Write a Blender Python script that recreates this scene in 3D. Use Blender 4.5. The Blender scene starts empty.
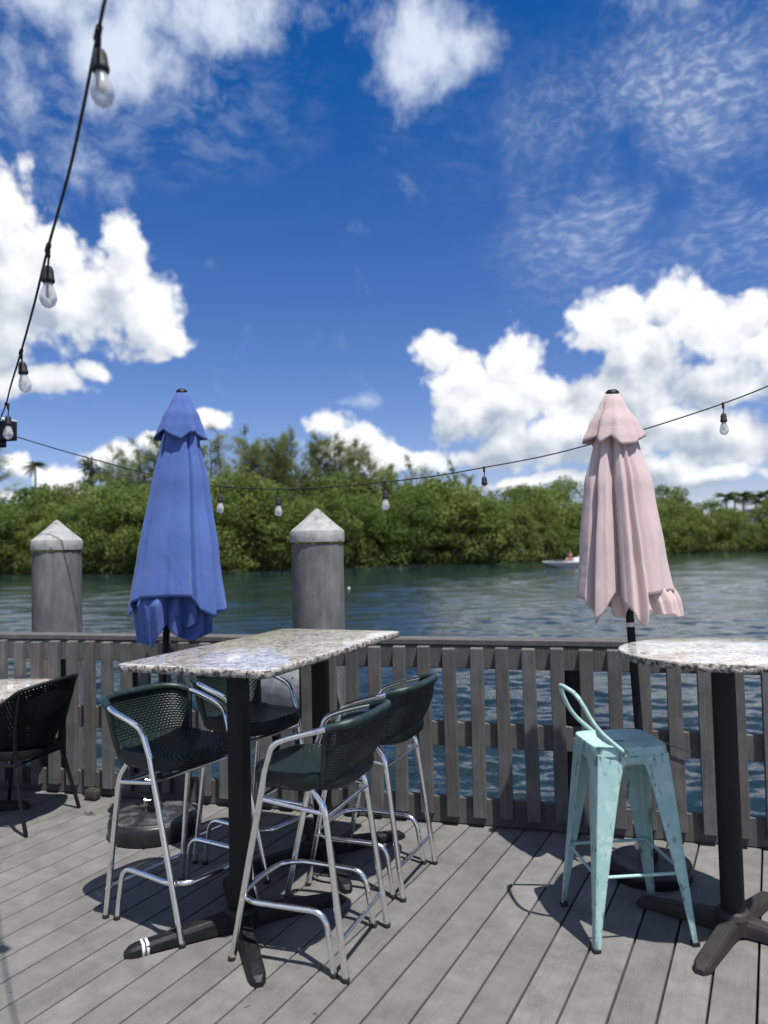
import bpy, bmesh, math, random
from mathutils import Vector, Matrix
R=math.radians; PI=math.pi
random.seed(7)
scene=bpy.context.scene
COL=scene.collection

# ------------------------------------------------------------------ camera model
E_=1.57; PITCH=R(2.53); ROLL=R(-1.35); F=769.5
_U0=Vector((0,-math.sin(PITCH),math.cos(PITCH))); FW=Vector((0,math.cos(PITCH),math.sin(PITCH)))
RT=Vector((1,0,0))*math.cos(ROLL)+_U0*math.sin(ROLL)
UP=Vector((1,0,0))*-math.sin(ROLL)+_U0*math.cos(ROLL)
def ray(px,py): return RT*(px-384)+UP*(512-py)+FW*F
def atY(px,py,Y):
    v=ray(px,py); return Vector((0,0,E_))+v*(Y/v.y)
def atZ(px,py,z):
    v=ray(px,py); return Vector((0,0,E_))+v*((z-E_)/v.z)

# ------------------------------------------------------------------ node helpers
class NT:
    def __init__(s,nt): s.nt=nt; s.n=nt.nodes; s.l=nt.links
    def node(s,t,**k):
        nd=s.n.new(t)
        for a,b in k.items(): setattr(nd,a,b)
        return nd
    def put(s,sock,v):
        if isinstance(v,bpy.types.NodeSocket): s.l.new(v,sock)
        elif v is not None: sock.default_value=v
    def m(s,op,a,b=None,c=None,clamp=False):
        nd=s.node('ShaderNodeMath',operation=op); nd.use_clamp=clamp
        s.put(nd.inputs[0],a); s.put(nd.inputs[1],b); s.put(nd.inputs[2],c)
        return nd.outputs[0]
    def vm(s,op,a,b=None,c=None):
        nd=s.node('ShaderNodeVectorMath',operation=op)
        s.put(nd.inputs[0],a); s.put(nd.inputs[1],b)
        if c is not None: s.put(nd.inputs[2] if op!='SCALE' else nd.inputs['Scale'],c)
        return nd.outputs['Value'] if op in('LENGTH','DOT_PRODUCT','DISTANCE') else nd.outputs[0]
    def scale(s,a,k): return s.vm('SCALE',a,None,k)
    def noise(s,vec,sc,det=4,rough=.5,out='Fac',dist=0,dim='3D'):
        nd=s.node('ShaderNodeTexNoise',noise_dimensions=dim)
        s.put(nd.inputs['Vector'],vec); s.put(nd.inputs['Scale'],sc); nd.inputs['Detail'].default_value=det
        nd.inputs['Roughness'].default_value=rough; nd.inputs['Distortion'].default_value=dist
        nd.noise_dimensions=dim
        return nd.outputs[out]
    def vor(s,vec,sc,feat='F1',out='Distance',rnd=1,dim='3D'):
        nd=s.node('ShaderNodeTexVoronoi',feature=feat); nd.voronoi_dimensions=dim
        s.put(nd.inputs['Vector'],vec); nd.inputs['Scale'].default_value=sc
        nd.inputs['Randomness'].default_value=rnd
        return nd.outputs[out]
    def ss(s,x,a,b):
        nd=s.node('ShaderNodeMapRange',interpolation_type='SMOOTHSTEP')
        s.put(nd.inputs[0],x); s.put(nd.inputs[1],a); s.put(nd.inputs[2],b)
        return nd.outputs[0]
    def lr(s,x,a,b,c=0.,d=1.):
        nd=s.node('ShaderNodeMapRange'); nd.clamp=True
        s.put(nd.inputs[0],x)
        for i,v in enumerate((a,b,c,d)): s.put(nd.inputs[i+1],v)
        return nd.outputs[0]
    def mix(s,f,a,b,blend='MIX'):
        nd=s.node('ShaderNodeMix',data_type='RGBA',blend_type=blend)
        s.put(nd.inputs[0],f); s.put(nd.inputs[6],c4(a)); s.put(nd.inputs[7],c4(b))
        return nd.outputs[2]
    def fmix(s,f,a,b):
        nd=s.node('ShaderNodeMix',data_type='FLOAT')
        s.put(nd.inputs[0],f); s.put(nd.inputs[2],a); s.put(nd.inputs[3],b)
        return nd.outputs[0]
    def xyz(s,v):
        nd=s.node('ShaderNodeSeparateXYZ'); s.put(nd.inputs[0],v); return nd.outputs
    def comb(s,x,y,z):
        nd=s.node('ShaderNodeCombineXYZ'); s.put(nd.inputs[0],x); s.put(nd.inputs[1],y); s.put(nd.inputs[2],z)
        return nd.outputs[0]
    def bump(s,h,strength=.3,dist=.01,normal=None):
        nd=s.node('ShaderNodeBump'); s.put(nd.inputs['Height'],h); s.put(nd.inputs['Strength'],strength)
        nd.inputs['Distance'].default_value=dist; s.put(nd.inputs['Normal'],normal)
        return nd.outputs[0]
def c4(c):
    if isinstance(c,(tuple,list)) and len(c)==3: return (*c,1)
    return c
def mat(name,build):
    m=bpy.data.materials.new(name); m.use_nodes=True
    t=NT(m.node_tree); m.node_tree.nodes.clear()
    out=t.node('ShaderNodeOutputMaterial'); bs=t.node('ShaderNodeBsdfPrincipled')
    t.l.new(bs.outputs[0],out.inputs[0])
    tc=t.node('ShaderNodeTexCoord')
    build(t,bs.inputs,tc.outputs,out,bs)
    return m
def S(t,i,**k):
    for a,b in k.items():
        a={'Base':'Base Color','Rough':'Roughness','Metal':'Metallic','Coat':'Coat Weight','CoatR':'Coat Roughness','Spec':'Specular IOR Level','Trans':'Transmission Weight'}.get(a,a)
        t.put(i[a],c4(b))

M={}
def deck_mat(t,i,tc,out,bs):
    o=tc['Object']; at=t.node('ShaderNodeAttribute',attribute_name='rnd')
    r=at.outputs['Fac']
    # coordinates along board: rotate handled by stretched noise in board frame
    mp=t.node('ShaderNodeMapping'); t.put(mp.inputs[0],o); mp.inputs['Rotation'].default_value=(0,0,R(26.75)); 
    v=mp.outputs[0]; off=t.comb(t.m('MULTIPLY',r,31.),t.m('MULTIPLY',r,17.),0)
    v=t.vm('ADD',v,off)
    st=t.vm('MULTIPLY',v,(60,3.,1))
    grain=t.noise(st,1.5,5,.65)
    blot=t.noise(v,7,7,.68); blot2=t.noise(v,2.2,4,.6); fine=t.noise(v,170,3,.7)
    big=t.noise(o,.9,4,.6)
    f=t.m('ADD',t.m('MULTIPLY',blot,.55),t.m('MULTIPLY',blot2,.35))
    f=t.m('ADD',f,t.m('MULTIPLY',grain,.18))
    f=t.lr(f,.43,.66)
    c=t.mix(f,(.088,.085,.080),(.200,.195,.187))
    c=t.mix(t.lr(fine,.42,.66,.0,.42),c,(.27,.262,.250))
    c=t.mix(t.lr(r,0,1,0,.42),c,(.095,.092,.088))
    c=t.mix(t.lr(big,.45,.7,0,.22),c,(.14,.137,.13))
    spots=t.vor(t.vm('ADD',o,t.scale(t.noise(o,9,2,.5,'Color'),.12)),5.5)
    sn=t.noise(o,2.3,2)
    sp=t.m('MULTIPLY',t.m('LESS_THAN',spots,.05),t.m('GREATER_THAN',sn,.47))
    c=t.mix(t.m('MULTIPLY',sp,.72),c,(.03,.028,.025))
    st2=t.ss(t.noise(t.vm('ADD',o,(4,9,0)),1.9,7,.7),.60,.72)
    c=t.mix(t.m('MULTIPLY',st2,.40),c,(.085,.082,.078))
    S(t,i,Base=c,Rough=t.lr(blot,.3,.7,.62,.85),Spec=.35)
    h=t.m('ADD',t.m('MULTIPLY',grain,.6),t.m('MULTIPLY',fine,.4))
    t.put(i['Normal'],t.bump(h,.5,.002))
M['deck']=mat('deck boards composite grey',deck_mat)
def plain(name,base,rough=.5,metal=0,spec=.5,var=.12,sc=14,bump=.15,bd=.002,coat=0):
    def b(t,i,tc,out,bs):
        n=t.noise(tc['Object'],sc,5,.6)
        d=tuple(max(0,x*(1-var*2.2)) for x in base); l=tuple(min(1,x*(1+var)) for x in base)
        S(t,i,Base=t.mix(t.lr(n,.3,.7),d,l),Rough=t.lr(n,.3,.7,rough*.85,min(1,rough*1.15)),Metal=metal,Spec=spec,Coat=coat)
        t.put(i['Normal'],t.bump(t.noise(tc['Object'],sc*6,3,.6),bump,bd))
    M[name]=mat(name,b); return M[name]
def fence_mat(t,i,tc,out,bs):
    o=tc['Object']; at=t.node('ShaderNodeAttribute',attribute_name='rnd'); oi=t.node('ShaderNodeObjectInfo')
    r=t.m('FRACT',t.m('ADD',at.outputs['Fac'],oi.outputs['Random']))
    v=t.vm('ADD',o,t.comb(t.m('MULTIPLY',r,13.),0,t.m('MULTIPLY',r,7.)))
    g=t.noise(t.vm('MULTIPLY',v,(60,60,4)),1.2,5,.65); b=t.noise(v,9,5,.6); fine=t.noise(v,140,3,.7)
    f=t.m('ADD',t.m('MULTIPLY',g,.5),t.m('MULTIPLY',b,.5))
    c=t.mix(t.lr(f,.35,.68),(.066,.064,.061),(.168,.164,.159))
    c=t.mix(t.lr(fine,.45,.75,0,.35),c,(.21,.205,.20))
    c=t.mix(t.lr(r,0,1,0,.38),c,(.06,.055,.052))
    S(t,i,Base=c,Rough=.8,Spec=.3)
    t.put(i['Normal'],t.bump(t.m('ADD',g,t.m('MULTIPLY',fine,.4)),.55,.002))
M['fence']=mat('weathered grey fence board',fence_mat)
plain('fence_dark',(.055,.05,.048),.8,spec=.3,var=.2)
def alu(t,i,tc,out,bs):
    o=tc['Object']; n=t.noise(o,26,5,.65); f=t.noise(o,160,3,.6)
    S(t,i,Base=t.mix(t.lr(n,.3,.45),(.66,.66,.66),(.90,.90,.89)),Metal=1.,Rough=t.lr(n,.3,.7,.12,.26))
    t.put(i['Normal'],t.bump(f,.04,.001))
M['alu']=mat('brushed aluminium tube',alu)
plain('black_metal',(.006,.006,.007),.5,spec=.3,var=.3)
def pole_mat(t,i,tc,out,bs):
    n=t.noise(tc['Object'],30,5,.7)
    S(t,i,Base=t.mix(t.lr(n,.45,.75),(.005,.005,.006),(.018,.017,.016)),Rough=t.lr(n,.3,.7,.45,.7),Spec=.35)
    t.put(i['Normal'],t.bump(t.noise(tc['Object'],160,3,.6),.2,.001))
M['iron']=mat('black cast iron',pole_mat)
def iron2(t,i,tc,out,bs):
    n=t.noise(tc['Object'],9,6,.7); f=t.noise(tc['Object'],90,3,.7)
    c=t.mix(t.lr(n,.3,.7),(.014,.013,.012),(.036,.032,.029))
    c=t.mix(t.lr(f,.62,.72,0,.6),c,(.10,.05,.03))
    S(t,i,Base=c,Rough=.6,Spec=.4); t.put(i['Normal'],t.bump(f,.2,.001))
M['iron_worn']=mat('dusty worn iron',iron2)
plain('rubber',(.012,.012,.012),.7,var=.2)
plain('plastic_base',(.016,.017,.018),.38,var=.3,sc=8)
def base_top(t,i,tc,out,bs):
    o=tc['Object']; n=t.noise(o,9,6,.65); 
    S(t,i,Base=t.mix(t.ss(n,.42,.66),(.016,.017,.018),(.085,.088,.09)),Rough=t.lr(n,.35,.7,.32,.75))
    t.put(i['Normal'],t.bump(t.noise(o,60,3,.6),.2,.002))
M['dusty_base']=mat('dusty black base',base_top)
def granite(t,i,tc,out,bs):
    o=tc['Object']; w=t.vm('ADD',o,t.scale(t.noise(o,22,3,.6,'Color'),.05))
    big=t.noise(w,9,6,.72); md=t.noise(w,34,5,.75); fn=t.noise(o,120,4,.8)
    c=t.mix(t.ss(big,.36,.62),(.30,.265,.23),(.60,.565,.51))
    c=t.mix(t.ss(md,.50,.57),c,(.70,.67,.61))
    bl=t.ss(t.noise(t.vm('ADD',w,(3.,1.,2.)),44,6,.78),.56,.62)
    c=t.mix(bl,c,(.022,.02,.02))
    br=t.ss(t.noise(t.vm('ADD',w,(7.,5.,2.)),20,5,.7),.58,.65)
    c=t.mix(t.m('MULTIPLY',br,.75),c,(.13,.075,.055))
    c=t.mix(t.ss(fn,.60,.68),c,(.04,.036,.034))
    S(t,i,Base=c,Rough=.10,Spec=.55,Coat=.35,CoatR=.04)
    t.put(i['Normal'],t.bump(t.noise(o,45,3,.5),.03,.002))
M['granite']=mat('polished speckled granite',granite)
def granite_edge(t,i,tc,out,bs):
    o=tc['Object']; w=t.vm('ADD',o,t.scale(t.noise(o,40,3,.6,'Color'),.03))
    bl=t.ss(t.noise(w,48,6,.75),.46,.56)
    c=t.mix(bl,(.50,.46,.40),(.035,.03,.028)); c=t.mix(t.ss(t.noise(w,85,4,.7),.56,.64),c,(.68,.65,.60))
    S(t,i,Base=c,Rough=.35); t.put(i['Normal'],t.bump(t.noise(o,70,5,.75),1.0,.012))
M['granite_edge']=mat('rough chipped granite edge',granite_edge)
def wicker(alpha,base=(.0055,.016,.0155)):
    def b(t,i,tc,out,bs):
        uv=t.xyz(tc['UV']); u=t.m('MULTIPLY',uv[0],PI); v=t.m('MULTIPLY',uv[1],PI)
        su=t.m('SINE',u); sv=t.m('SINE',v)
        w=t.m('ABSOLUTE',sv); chk=t.m('MULTIPLY',su,sv)
        n=t.noise(tc['Object'],30,4,.6)
        c=t.mix(t.lr(n,.35,.7),tuple(x*.6 for x in base),tuple(x*1.35 for x in base))
        h=t.m('ADD',t.m('MULTIPLY',w,.7),t.m('MULTIPLY',chk,.3))
        c=t.mix(t.lr(h,0,.5,.6,0),c,(.004,.008,.008))
        S(t,i,Base=c,Rough=.42 if base[1]>.01 else .65,Spec=.45 if base[1]>.01 else .15)
        t.put(i['Normal'],t.bump(h,.9,.004))
        if alpha:
            u2=t.m('SINE',t.m('ADD',u,v)); v2=t.m('SINE',t.m('SUBTRACT',u,v))
            hole=t.m('GREATER_THAN',t.m('MULTIPLY',u2,v2),alpha)
            t.put(i['Alpha'],t.m('SUBTRACT',1.,hole))
    return b
M['wicker_seat']=mat('dark green woven resin',wicker(None))
M['wicker_back']=mat('open woven green resin',wicker(.56))
M['wicker_black']=mat('black open mesh',wicker(.52,(.006,.006,.007)))
plain('green_wrap',(.010,.027,.0255),.42,var=.25,sc=40,bump=.4)
def mint(t,i,tc,out,bs):
    o=tc['Object']; n=t.noise(o,7,6,.7); f=t.noise(t.vm('MULTIPLY',o,(1,1,.35)),34,6,.75); g=t.noise(t.vm('ADD',o,(3,3,3)),13,5,.7)
    c=t.mix(t.lr(n,.35,.65),(.28,.475,.44),(.40,.58,.545))
    c=t.mix(t.m('MULTIPLY',t.ss(g,.50,.66),.5),c,(.55,.70,.66))
    geo=t.node('ShaderNodeNewGeometry'); p=geo.outputs['Pointiness']
    wear=t.ss(t.m('ADD',f,t.m('MULTIPLY',t.lr(p,.49,.56),.12)),.665,.73)
    c=t.mix(t.m('MULTIPLY',wear,.75),c,(.07,.065,.055))
    z=t.xyz(o)[2]
    low=t.m('MULTIPLY',t.lr(z,.0,.22,1,0),t.ss(f,.42,.60))
    c=t.mix(t.m('MULTIPLY',low,.7),c,(.10,.11,.10))
    S(t,i,Base=c,Rough=t.lr(n,.3,.7,.34,.5)); t.put(i['Normal'],t.bump(f,.10,.001))
M['mint']=mat('distressed mint paint',mint)
def cloth(base,dark):
    def b(t,i,tc,out,bs):
        o=tc['Object']; n=t.noise(o,3.2,5,.6); w=t.noise(t.vm('MULTIPLY',o,(1,1,.6)),22,4,.6); wk=t.noise(t.vm('MULTIPLY',o,(1,1,.5)),7,4,.62,dist=.8)
        c=t.mix(t.lr(n,.35,.7),dark,base); c=t.mix(t.m('MULTIPLY',t.ss(t.noise(o,11,5,.7),.60,.75),.25),c,tuple(x*.62 for x in base))
        S(t,i,Base=c,Rough=.85,Spec=.2); t.put(i['Sheen Weight'],.15)
        t.put(i['Normal'],t.bump(wk,.42,.018,t.bump(w,.12,.005)))
        tr=t.node('ShaderNodeBsdfTranslucent'); t.put(tr.inputs[0],c)
        mx=t.node('ShaderNodeMixShader'); mx.inputs[0].default_value=.22
        t.l.new(bs.outputs[0],mx.inputs[1]); t.l.new(tr.outputs[0],mx.inputs[2]); t.l.new(mx.outputs[0],out.inputs[0])
    return b
M['blue_cloth']=mat('blue canopy fabric',cloth((.110,.188,.49),(.088,.152,.42)))
M['pink_cloth']=mat('pale pink canopy fabric',cloth((.74,.60,.585),(.66,.525,.51)))
def concrete(t,i,tc,out,bs):
    o=tc['Object']; n=t.noise(t.vm('MULTIPLY',o,(1,1,.5)),8,7,.7); st=t.noise(t.vm('MULTIPLY',o,(30,30,1.4)),1.2,4,.6); f=t.noise(o,90,4,.7)
    c=t.mix(t.lr(n,.32,.68),(.10,.10,.097),(.225,.225,.218)); c=t.mix(t.lr(st,.45,.72,0,.55),c,(.10,.10,.10))
    S(t,i,Base=c,Rough=.9,Spec=.2); t.put(i['Normal'],t.bump(t.m('ADD',n,f),.5,.004))
M['piling']=mat('weathered grey piling wood',concrete)
def capm(t,i,tc,out,bs):
    o=tc['Object']; n=t.noise(o,22,7,.75); n2=t.noise(o,7,3,.6)
    c=t.mix(t.lr(t.noise(o,12,5,.7),.35,.7),(.26,.26,.25),(.43,.43,.415))
    lich=t.m('MULTIPLY',t.ss(n,.5,.62),t.ss(n2,.42,.60))
    c=t.mix(t.m('MULTIPLY',lich,.85),c,(.09,.10,.085))
    S(t,i,Base=c,Rough=.85,Spec=.2); t.put(i['Normal'],t.bump(n,.5,.006))
M['cap']=mat('lichened pale cap',capm)
def water(t,i,tc,out,bs):
    o=tc['Object']
    b=t.noise(t.vm('MULTIPLY',o,(1,1.8,1)),2.6,3,.55,dist=.4); c=t.noise(t.vm('MULTIPLY',o,(1,1.5,1)),8.,3,.6,dist=.3)
    gust=t.ss(t.noise(t.vm('MULTIPLY',o,(.5,1,1)),.045,4,.6),.36,.62)
    h=t.m('ADD',t.m('MULTIPLY',b,.6),t.m('MULTIPLY',c,t.fmix(gust,.08,.22)))
    S(t,i,Base=(.010,.021,.025),Rough=.04,Spec=.5,IOR=1.33)
    t.put(i['Normal'],t.bump(h,1.0,.032))
M['water']=mat('river water',water)
def leafm(c1,c2,c3):
    def b(t,i,tc,out,bs):
        at=t.node('ShaderNodeAttribute',attribute_name='rnd'); oi=t.node('ShaderNodeObjectInfo')
        c=t.mix(at.outputs['Fac'],c1,c2); c=t.mix(t.m('MULTIPLY',oi.outputs['Random'],.55),c,c3)
        S(t,i,Base=c,Rough=.6,Spec=.18)
        tr=t.node('ShaderNodeBsdfTranslucent'); t.put(tr.inputs[0],t.mix(.5,c,(.10,.16,.02)))
        mx=t.node('ShaderNodeMixShader'); mx.inputs[0].default_value=.38
        t.l.new(bs.outputs[0],mx.inputs[1]); t.l.new(tr.outputs[0],mx.inputs[2]); t.l.new(mx.outputs[0],out.inputs[0])
    return b
M['leaf']=mat('mangrove leaves',leafm((.045,.088,.020),(.19,.265,.065),(.27,.30,.08)))
M['needle']=mat('pine needles',leafm((.12,.155,.06),(.25,.29,.13),(.20,.24,.09)))
M['snag_leaf']=mat('dark vine leaves',leafm((.02,.035,.012),(.06,.085,.028),(.04,.06,.02)))
M['palm']=mat('palm fronds',leafm((.035,.055,.022),(.10,.12,.045),(.06,.075,.03)))
plain('bark',(.12,.10,.08),.9,spec=.2,var=.3,sc=3)
def bank(t,i,tc,out,bs):
    n=t.noise(tc['Object'],.6,5,.6); S(t,i,Base=t.mix(n,(.02,.03,.01),(.09,.10,.045)),Rough=.95,Spec=.1)
M['bank']=mat('muddy grassy bank',bank)
plain('white_paint',(.75,.75,.74),.35,var=.05)
plain('grey_board',(.42,.45,.47),.6,var=.22,sc=18)
plain('skin',(.42,.25,.18),.6,var=.06); plain('shirt_light',(.62,.60,.58),.8,var=.05); plain('shirt_dark',(.08,.10,.14),.8,var=.05); plain('hair',(.05,.035,.025),.7)
plain('hull_dark',(.05,.055,.06),.5)
plain('orange_hair',(.30,.22,.14),.7)
def glass(t,i,tc,out,bs):
    S(t,i,Base=(.93,.94,.93),Rough=.22,IOR=1.2); t.put(i['Transmission Weight'],.55); t.put(i['Alpha'],.75)
M['glass']=mat('clear bulb glass',glass)
def frost(t,i,tc,out,bs):
    S(t,i,Base=(.80,.78,.70),Rough=.25,Spec=.6); t.put(i['Alpha'],.9)
M['frost']=mat('led filament core',frost)
def tape(t,i,tc,out,bs): S(t,i,Base=(.72,.73,.74),Rough=.35)
M['tape']=mat('white tape',tape)
plain('leaf_dry',(.06,.045,.03),.8)

# ------------------------------------------------------------------ mesh helpers
def link(name,bm,m,parent=None,smooth=50,recalc=True,mods=None,shade=True):
    if recalc: bmesh.ops.recalc_face_normals(bm,faces=bm.faces)
    me=bpy.data.meshes.new(name); bm.to_mesh(me); bm.free()
    if shade:
        for p in me.polygons: p.use_smooth=True
        if smooth<180: me.set_sharp_from_angle(angle=R(smooth))
    for x in (m if isinstance(m,(list,tuple)) else [m]): me.materials.append(x if not isinstance(x,str) else M[x])
    o=bpy.data.objects.new(name,me); COL.objects.link(o)
    if parent is not None: o.parent=parent
    return o
def thing(name,label,cat,loc=(0,0,0),rz=0,group=None):
    o=bpy.data.objects.new(name,None); COL.objects.link(o); o.location=loc; o.rotation_euler=(0,0,rz); o.empty_display_size=.1
    o['label']=label; o['category']=cat
    if group: o['group']=group
    return o
def tag(o,label,cat,group=None,kind=None):
    if label: o['label']=label
    if cat: o['category']=cat
    if group: o['group']=group
    if kind: o['kind']=kind
    return o
def copy_tree(o,parent=None):
    c=o.copy(); COL.objects.link(c); c.parent=parent
    for ch in list(o.children): copy_tree(ch,c)
    return c
def box(bm,c,s,rz=0,bev=.003,rot=None,seg=1,mi=0):
    r=bmesh.ops.create_cube(bm,size=1); vs=r['verts']
    bmesh.ops.scale(bm,vec=s,verts=vs)
    if bev:
        es=list({e for v in vs for e in v.link_edges}); q=bmesh.ops.bevel(bm,geom=es,offset=bev,segments=seg,affect='EDGES',profile=.6)
        vs=list({v for f in q['faces'] for v in f.verts}|set(v for v in vs if v.is_valid))
        vs=connected(vs)
    mtx=rot if rot is not None else Matrix.Rotation(rz,4,'Z')
    bmesh.ops.transform(bm,matrix=Matrix.Translation(c)@mtx.to_4x4(),verts=vs)
    fs={f for v in vs for f in v.link_faces}
    for f in fs: f.material_index=mi
    return vs
def connected(vs):
    seen=set(vs); st=list(vs)
    while st:
        v=st.pop()
        for e in v.link_edges:
            w=e.other_vert(v)
            if w not in seen: seen.add(w); st.append(w)
    return list(seen)
def fillet(pts,rad,n=6):
    pts=[Vector(p) for p in pts]; out=[pts[0]]
    for i in range(1,len(pts)-1):
        p=pts[i]; a=pts[i-1]-p; b=pts[i+1]-p; r=rad[i] if isinstance(rad,(list,tuple)) else rad
        k=min(r,a.length*.48,b.length*.48); A=p+a.normalized()*k; B=p+b.normalized()*k
        for j in range(n+1):
            t=j/n; out.append((1-t)**2*A+2*t*(1-t)*p+t*t*B)
    out.append(pts[-1]); return out
def smooth_path(pts,n=6,closed=False):
    P=[Vector(p) for p in pts]; out=[]; N=len(P)
    rng=range(N if closed else N-1)
    for i in rng:
        g=(lambda k:P[k%N]) if closed else (lambda k:P[max(0,min(N-1,k))])
        p0,p1,p2,p3=g(i-1),g(i),g(i+1),g(i+2)
        for j in range(n):
            t=j/n; out.append(.5*((2*p1)+(-p0+p2)*t+(2*p0-5*p1+4*p2-p3)*t*t+(-p0+3*p1-3*p2+p3)*t**3))
    if not closed: out.append(P[-1])
    return out
def tube(bm,pts,r,n=10,closed=False,caps=True,sx=1,sy=1):
    pts=[Vector(p) for p in pts]; N=len(pts); rings=[]
    nrm=None
    for i,p in enumerate(pts):
        if closed: tg=pts[(i+1)%N]-pts[i-1]
        else: tg=pts[min(i+1,N-1)]-pts[max(i-1,0)]
        tg.normalize()
        if nrm is None:
            nrm=tg.orthogonal().normalized()
        nrm=(nrm-tg*nrm.dot(tg))
        if nrm.length<1e-6: nrm=tg.orthogonal()
        nrm.normalize(); bn=tg.cross(nrm)
        rr=r[i] if isinstance(r,(list,tuple)) else r
        rings.append([bm.verts.new(p+(nrm*math.cos(2*PI*k/n)*sx+bn*math.sin(2*PI*k/n)*sy)*rr) for k in range(n)])
    for i in range(N if closed else N-1):
        a=rings[i]; b=rings[(i+1)%N]
        for k in range(n): bm.faces.new((a[k],a[(k+1)%n],b[(k+1)%n],b[k]))
    if caps and not closed:
        bm.faces.new(rings[0][::-1]); bm.faces.new(rings[-1])
    return rings
def loft(bm,rings,close=True,caps=True,mi=0):
    R_=[[bm.verts.new(Vector(p)) for p in r] for r in rings]; n=len(R_[0]); fs=[]
    for a,b in zip(R_,R_[1:]):
        for k in range(n if close else n-1):
            fs.append(bm.faces.new((a[k],a[(k+1)%n],b[(k+1)%n],b[k])))
    if caps and close:
        fs.append(bm.faces.new(R_[0][::-1])); fs.append(bm.faces.new(R_[-1]))
    for f in fs: f.material_index=mi
    return R_
def lathe(bm,prof,c=(0,0,0),n=32,axis=None,mi=0):
    c=Vector(c); rings=[]
    q=Vector((0,0,1)).rotation_difference(Vector(axis)) if axis is not None else None
    for r,z in prof:
        ring=[]
        for k in range(n):
            p=Vector((max(r,1e-5)*math.cos(2*PI*k/n),max(r,1e-5)*math.sin(2*PI*k/n),z))
            if q: p=q@p
            ring.append(c+p)
        rings.append(ring)
    return loft(bm,rings,mi=mi)
def B(): return bmesh.new()

# ------------------------------------------------------------------ camera
cam=bpy.data.cameras.new('camera'); co=bpy.data.objects.new('camera',cam); COL.objects.link(co)
co.matrix_world=Matrix(((RT.x,UP.x,-FW.x,0),(RT.y,UP.y,-FW.y,0),(RT.z,UP.z,-FW.z,E_),(0,0,0,1)))
cam.sensor_fit='VERTICAL'; cam.sensor_height=34.6; cam.sensor_width=25.95; cam.lens=26.0; cam.clip_start=.05; cam.clip_end=5000
cam.dof.use_dof=True; cam.dof.focus_distance=3.7; cam.dof.aperture_fstop=1.9
scene.camera=co

# ------------------------------------------------------------------ sun + sky
SUN=Vector((.21,-.30,1)).normalized()
sl=bpy.data.lights.new('sun','SUN'); sl.energy=5.0; sl.angle=R(.53); sl.color=(1,.965,.91)
so=bpy.data.objects.new('sun',sl); COL.objects.link(so); so.rotation_euler=(-SUN).to_track_quat('-Z','Y').to_euler()
world=bpy.data.worlds.new('World'); scene.world=world; world.use_nodes=True
W=NT(world.node_tree); world.node_tree.nodes.clear()
wo=W.node('ShaderNodeOutputWorld'); bg=W.node('ShaderNodeBackground'); W.l.new(bg.outputs[0],wo.inputs[0]); bg.inputs[1].default_value=.075
sky=W.node('ShaderNodeTexSky',sky_type='NISHITA'); sky.sun_disc=False
sky.sun_elevation=math.asin(SUN.z); sky.sun_rotation=math.atan2(SUN.x,SUN.y)
sky.altitude=0; sky.air_density=1.0; sky.dust_density=.0; sky.ozone_density=3.5
def azel(px,py):
    v=ray(px,py).normalized(); return math.atan2(v.x,v.y),math.asin(v.z)
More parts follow.
